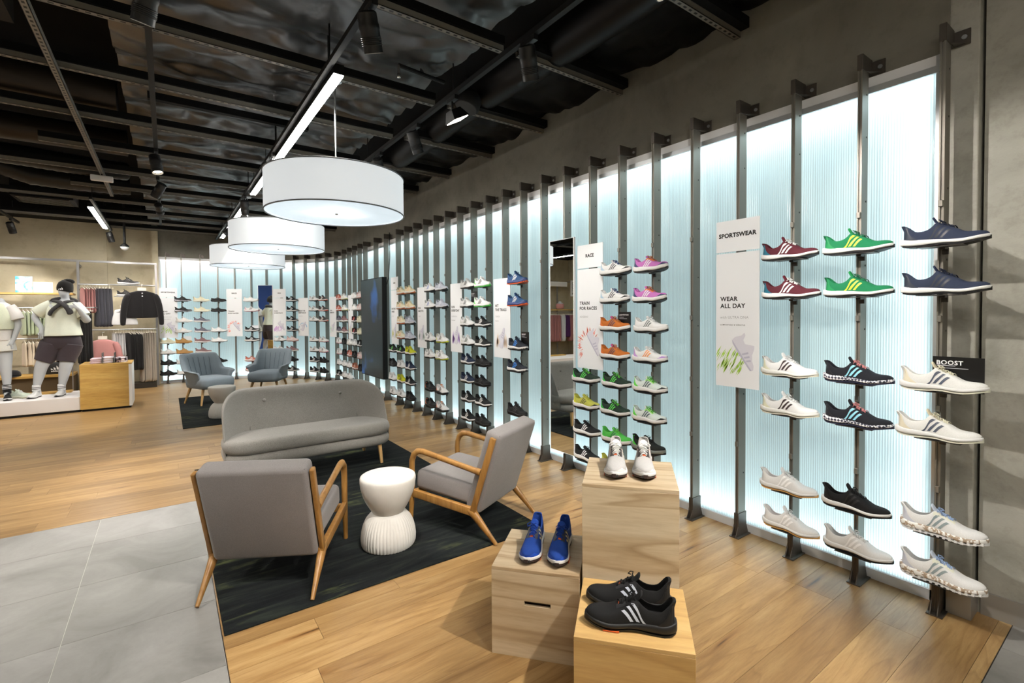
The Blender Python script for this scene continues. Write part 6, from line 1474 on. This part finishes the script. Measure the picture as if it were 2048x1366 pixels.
garments(9, -2.20, -1.70, 12.62, 1.08, 0.34, 0.46, 0.055, CREAMC, 'cream_shirt', 'cream top on the lower rail between the mannequins', 'cream tops on the rail')
rail(-3.88, -2.70, 12.60, 1.66, 'garment rail in the third bay from the lit wall')
garments(7, -3.8, -3.2, 12.60, 1.66, 0.36, 0.75, 0.05, PURP, 'purple_sweater', 'purple top on the rail in the third bay', 'purple tops seen in the mirror')
garments(7, -3.2, -2.75, 12.60, 1.66, 0.36, 0.75, 0.05, PINKC, 'rose_sweater', 'rose top on the rail in the third bay', 'rose tops seen in the mirror')
rail(-5.85, -4.05, 12.60, 1.52, 'garment rail under the shelf in the leftmost rack bay')
garments(9, -5.80, -5.42, 12.60, 1.52, 0.36, 0.95, 0.05, PINKC, 'rose_blouse', 'rose blouse under the leftmost shelf', 'rose blouses seen in the mirror')
garments(4, -5.42, -5.24, 12.58, 1.52, 0.38, 0.80, 0.05, PURP, 'plum_sweater', 'plum sweater under the leftmost shelf', 'plum sweaters seen in the mirror')
garments(4, -5.22, -5.04, 12.58, 1.52, 0.38, 0.95, 0.05, WHC, 'white_sweater', 'white sweater under the leftmost shelf', 'white sweaters seen in the mirror')
garments(10, -5.02, -4.50, 12.60, 1.52, 0.36, 0.95, 0.05, PINKC, 'pink_blouse', 'dusty pink blouse under the leftmost shelf', 'pink blouses seen in the mirror')
sh3 = thing('wood_shelf', 'wooden shelf in the leftmost rack bay seen in the near mirror', 'shelf', (-4.95, 12.62, 1.625)); MB().box(-0.95, 0.95, -0.16, 0.28, -0.035, 0).build('board', PINE, sh3)
for s in (-0.9, 0.9): MB().box(s-0.01, s+0.01, -0.12, 0.28, -0.10, -0.035).build('bracket', GREYMET, sh3)
bx3 = thing('white_box_sign', 'long white box sign above the leftmost shelf', 'sign', (-5.02, 12.70, 2.42)); MB().box(-0.40, 0.36, -0.05, 0.10, 0, 0.16).build('casing', WHITE, bx3); MB().box(-0.36, -0.33, 0.10, 0.52, 0.06, 0.10).build('arm', GREYMET, bx3); MB().box(0.30, 0.33, 0.10, 0.52, 0.06, 0.10).build('arm', GREYMET, bx3)
st3 = thing('hanging_sign', 'white upright STUDIO sign at the left end of the racks', 'sign', (-5.60, 12.56, 2.08)); MB().box(-0.10, 0.10, -0.006, 0.006, 0, 0.56).build('board', WHITE, st3); MB().box(-0.012, 0.012, 0.006, 0.70, 0.50, 0.53).build('arm', GREYMET, st3)
o = stuff(place('lettering', text_mesh('STUDIO', width=0.44, bold=0.03), INK, st3, (-0.055, -0.0075, 0.06))); o.rotation_euler = (0, -PI/2, 0)
bu = thing('display_bust', 'pale grey bust with a pink top on the leftmost shelf', 'bust', (-5.02, 12.58, 1.626))
MB().lathe([(0.10, 0), (0.115, 0.03), (0.13, 0.10), (0.135, 0.17), (0.10, 0.21), (0.05, 0.235), (0.045, 0.27), (0.0, 0.275)], 24).build('torso', MANN, bu, smooth=True); MB().lathe([(0.137, 0.02), (0.142, 0.10), (0.142, 0.165), (0.12, 0.19)], 24).build('band', PINKC, bu, smooth=True)
# front-facing clothes
def face_out(name, loc, w_, h_, m, label, cat='garment', sleeves=0.0, rz=0.0, flare=0.1, z_sl=0.0):
    r = thing(name, label, cat, loc, rz)
    rings = []
    for v, kw_, dd in ((0.0, 0.16, 0.030), (0.02, 0.20, 0.040), (0.06, 0.36, 0.045), (0.11, 0.46, 0.048), (0.22, 0.47, 0.052), (0.45, 0.46+flare*0.2, 0.055), (0.7, 0.46+flare*0.4, 0.058), (0.93, 0.46+flare*0.5, 0.060), (0.96, 0.44+flare*0.5, 0.055), (1.0, 0.43+flare*0.5, 0.052)):
        ww = w_*kw_; ring = []
        for j in range(26):
            ca, sa = math.cos(2*PI*j/26), math.sin(2*PI*j/26)
            ring.append((ww*math.copysign(abs(ca)**0.7, ca) + 0.004*math.sin(7*v+j), dd*math.copysign(abs(sa)**0.8, sa)*(1+0.22*math.sin(j*1.9)*v), -0.02 - h_*v))
        rings.append(ring)
    MB().loft(rings).build('cloth', m, r, smooth=True, subd=1)
    if sleeves:
        for s in (-1, 1):
            MB().tube([(s*w_*0.37, 0, -0.075), (s*w_*0.50, -0.012, -0.22*sleeves-0.05), (s*w_*0.575, -0.03, -0.6*sleeves-0.05), (s*w_*0.60, -0.035, -0.95*sleeves-0.05), (s*w_*0.595, -0.035, -sleeves-0.06)], [0.062, 0.062, 0.055, 0.046, 0.040], 14).build('sleeve', m, r, smooth=True, subd=1)
    MB().tube([(0, 0, 0.10), (0, 0.012, 0.12), (0, 0.02, 0.10), (0, 0, 0.05)], 0.004, 6).box(-0.07, 0.07, -0.008, 0.008, -0.015, 0.045).build('hanger', HANG, r)
    return r
jk = face_out('bomber_jacket', (-0.40, 12.30, 2.02), 0.52, 0.55, BLKC, 'black button jacket facing out on a hanger beside the lit wall', 'jacket', 0.66, 0.12)
MB().box(-0.004, 0.004, -0.086, -0.080, -0.56, -0.03).build('placket', BLACK, jk)
for z in (-0.07, -0.13): MB().lathe([(0, 0.003), (0.012, 0.0), (0, -0.003)], 10).xf(Matrix.Translation((0, -0.075-0.1*abs(z), z)) @ Matrix.Rotation(PI/2, 4, 'X')).build('button', WHITE, jk)
ar = thing('hanger_arm', 'short metal arm carrying the black button jacket', 'hook', (-0.40, 12.30, 2.135)); MB().cyl((0, -0.04, 0), (0, 0.54, 0), 0.007, 8).build('bar', ALU, ar)
ws = face_out('white_shorts', (-0.68, 12.34, 1.66), 0.36, 0.33, WHC, 'white shorts facing out, left of the black jacket', 'shorts', 0, 0.1, 0.25)
stuff(emblem(0.05).build('printed_emblem', INK, ws, (-0.10, -0.085, -0.10), fixn=False))
ar = thing('hanger_arm', 'short metal arm carrying the white shorts', 'hook', (-0.68, 12.34, 1.775)); MB().cyl((0, -0.04, 0), (0, 0.50, 0), 0.007, 8).build('bar', ALU, ar)
face_out('pink_hoodie', (-1.02, 12.25, 1.06), 0.44, 0.52, PINKC, 'dusty pink hoodie facing out above the pine cube', 'hoodie', 0.5, 0.1)
ar = thing('hanger_arm', 'short metal arm carrying the dusty pink hoodie', 'hook', (-1.02, 12.25, 1.175)); MB().cyl((0, -0.04, 0), (0, 0.34, 0), 0.007, 8).build('bar', ALU, ar)
# shelf shoes and cap in the right-hand bay
BOARD = thing('rack_shelf', 'narrow metal shelf strip carrying a black and white sneaker', 'shelf', (-0.79, 12.70, 2.14)); MB().box(-0.60, 0.60, -0.06, 0.14, -0.02, 0).build('board', GREYMET, BOARD)
sneak = C(up=(40, 38, 38), stripe=(60, 58, 58), sole=(238, 236, 230), heel=(36, 34, 34), laces=(44, 42, 42), out=W_)
shoe('knit', 'black sneaker with thick white sole on the shelf strip above the shorts', sneak, (-0.62, 12.66, 2.141), math.radians(-12), 'sneakers in the rack bay', full=False).scale = (1.15, 1.15, 1.15)
BOARD = thing('rack_shelf', 'short metal shelf holding a dark sneaker above the white shorts', 'shelf', (-0.66, 12.70, 1.90)); MB().box(-0.2, 0.2, -0.12, 0.14, -0.015, 0).build('board', GREYMET, BOARD)
shoe('knit', 'dark sneaker on the short shelf above the white shorts', sneak, (-0.66, 12.64, 1.901), math.radians(-14), 'sneakers in the rack bay', full=False)
BOARD = thing('low_platform', 'low dark base board under the right-hand rack bay', 'rack base', (-0.79, 12.75, 0)); MB().box(-0.60, 0.60, -0.22, 0.22, 0, 0.10).build('board', STEEL_D, BOARD, bevel=0.004, seg=1)
# wooden shelf with cards in the second bay
SH2 = thing('wood_shelf', 'pale wooden shelf carrying the picture cards behind the mannequins', 'shelf', (-2.05, 12.72, 1.945)); MB().box(-0.58, 0.58, -0.16, 0.20, -0.035, 0).build('board', PINE, SH2)
for s in (-0.5, 0.5): MB().box(s-0.01, s+0.01, -0.12, 0.2, -0.10, -0.035).build('bracket', GREYMET, SH2)
t = NT('surf_print'); mp = t.mapping('Object'); n = t.noise(mp.outputs[0], 7, 4, 0.55, 1.0)
t.col(t.ramp(n.outputs[0], [(0.34, lin((206, 200, 150))), (0.44, lin((236, 236, 232))), (0.5, lin((150, 200, 226))), (0.6, lin((60, 150, 200)))])); t.b.inputs['Roughness'].default_value = 0.4
pc = thing('picture_card', 'blue and yellow picture card standing on the wooden shelf', 'picture card', (-2.16, 12.66, 1.946)); MB().box(-0.115, 0.115, -0.004, 0.004, 0, 0.30).build('card', t.m, pc); MB().box(-0.05, 0.05, 0.004, 0.05, 0, 0.01).build('stand', WHITE, pc)
pc = thing('picture_card', 'white card standing on the wooden shelf', 'picture card', (-1.90, 12.66, 1.946)); MB().box(-0.135, 0.135, -0.004, 0.004, 0, 0.20).build('card', WHITE, pc); MB().box(-0.05, 0.05, 0.004, 0.05, 0, 0.01).build('stand', WHITE, pc)
# low bench with bag, cap
LB = thing('low_bench', 'low wooden bench shelf with the black bag behind the mannequins', 'bench', (-2.05, 12.45, 0)); MB().box(-0.60, 0.60, -0.25, 0.30, 0.37, 0.41).build('top', PINE, LB); MB().box(-0.60, 0.60, -0.20, 0.30, 0.0, 0.37).build('body', mat('bench_brown', (92, 76, 52), 0.8), LB)
bg = thing('duffel_bag', 'black bag with white three-bar emblem on the low bench', 'bag', (-1.72, 12.42, 0.411))
rings = []
for z, k in ((0, 0.9), (0.03, 1.0), (0.12, 1.02), (0.19, 0.98), (0.22, 0.88)):
    rings.append([(x*k, y*k, z) for x, y in rrect(-0.16, 0.16, -0.09, 0.09, 0.05, 5)])
MB().loft(rings).build('body', mat('bag_black', (26, 26, 27), 0.6), bg, smooth=True, angle=60)
stuff(emblem(0.11).build('printed_emblem', INK_W, bg, (0.0, -0.094, 0.085), fixn=False)); stuff(place('lettering', text_mesh('adidas', width=0.10, bold=0.03), INK_W, bg, (-0.055, -0.094, 0.075)))
MB().tube([(-0.08, 0, 0.21), (-0.07, 0, 0.29), (0, 0, 0.31), (0.07, 0, 0.29), (0.08, 0, 0.21)], 0.008, 8).build('handle', BLACK, bg, smooth=True)
cp = thing('baseball_hat', 'black cap lying on the low bench near the headless mannequin', 'cap', (-2.28, 12.35, 0.411))
MB().lathe([(0.105, 0.0), (0.107, 0.03), (0.095, 0.075), (0.06, 0.105), (0.0, 0.115)], 24).build('crown', BLKC, cp, smooth=True); MB().prism([(0.09*math.cos(a)+0.09*0, -0.06-0.13*math.sin(a)) for a in [PI*i/10 for i in range(11)]], 0.0, 0.008).build('peak', BLKC, cp)
# blue partition on the left wall, seen in the far mirror
struct(MB().box(-6.0, -5.95, 6.4, 9.3, 0, 3.2).build('wall_left_blue', mat('blue_wall', (36, 74, 150), 0.6)))
D.scenes.remove(TMP)
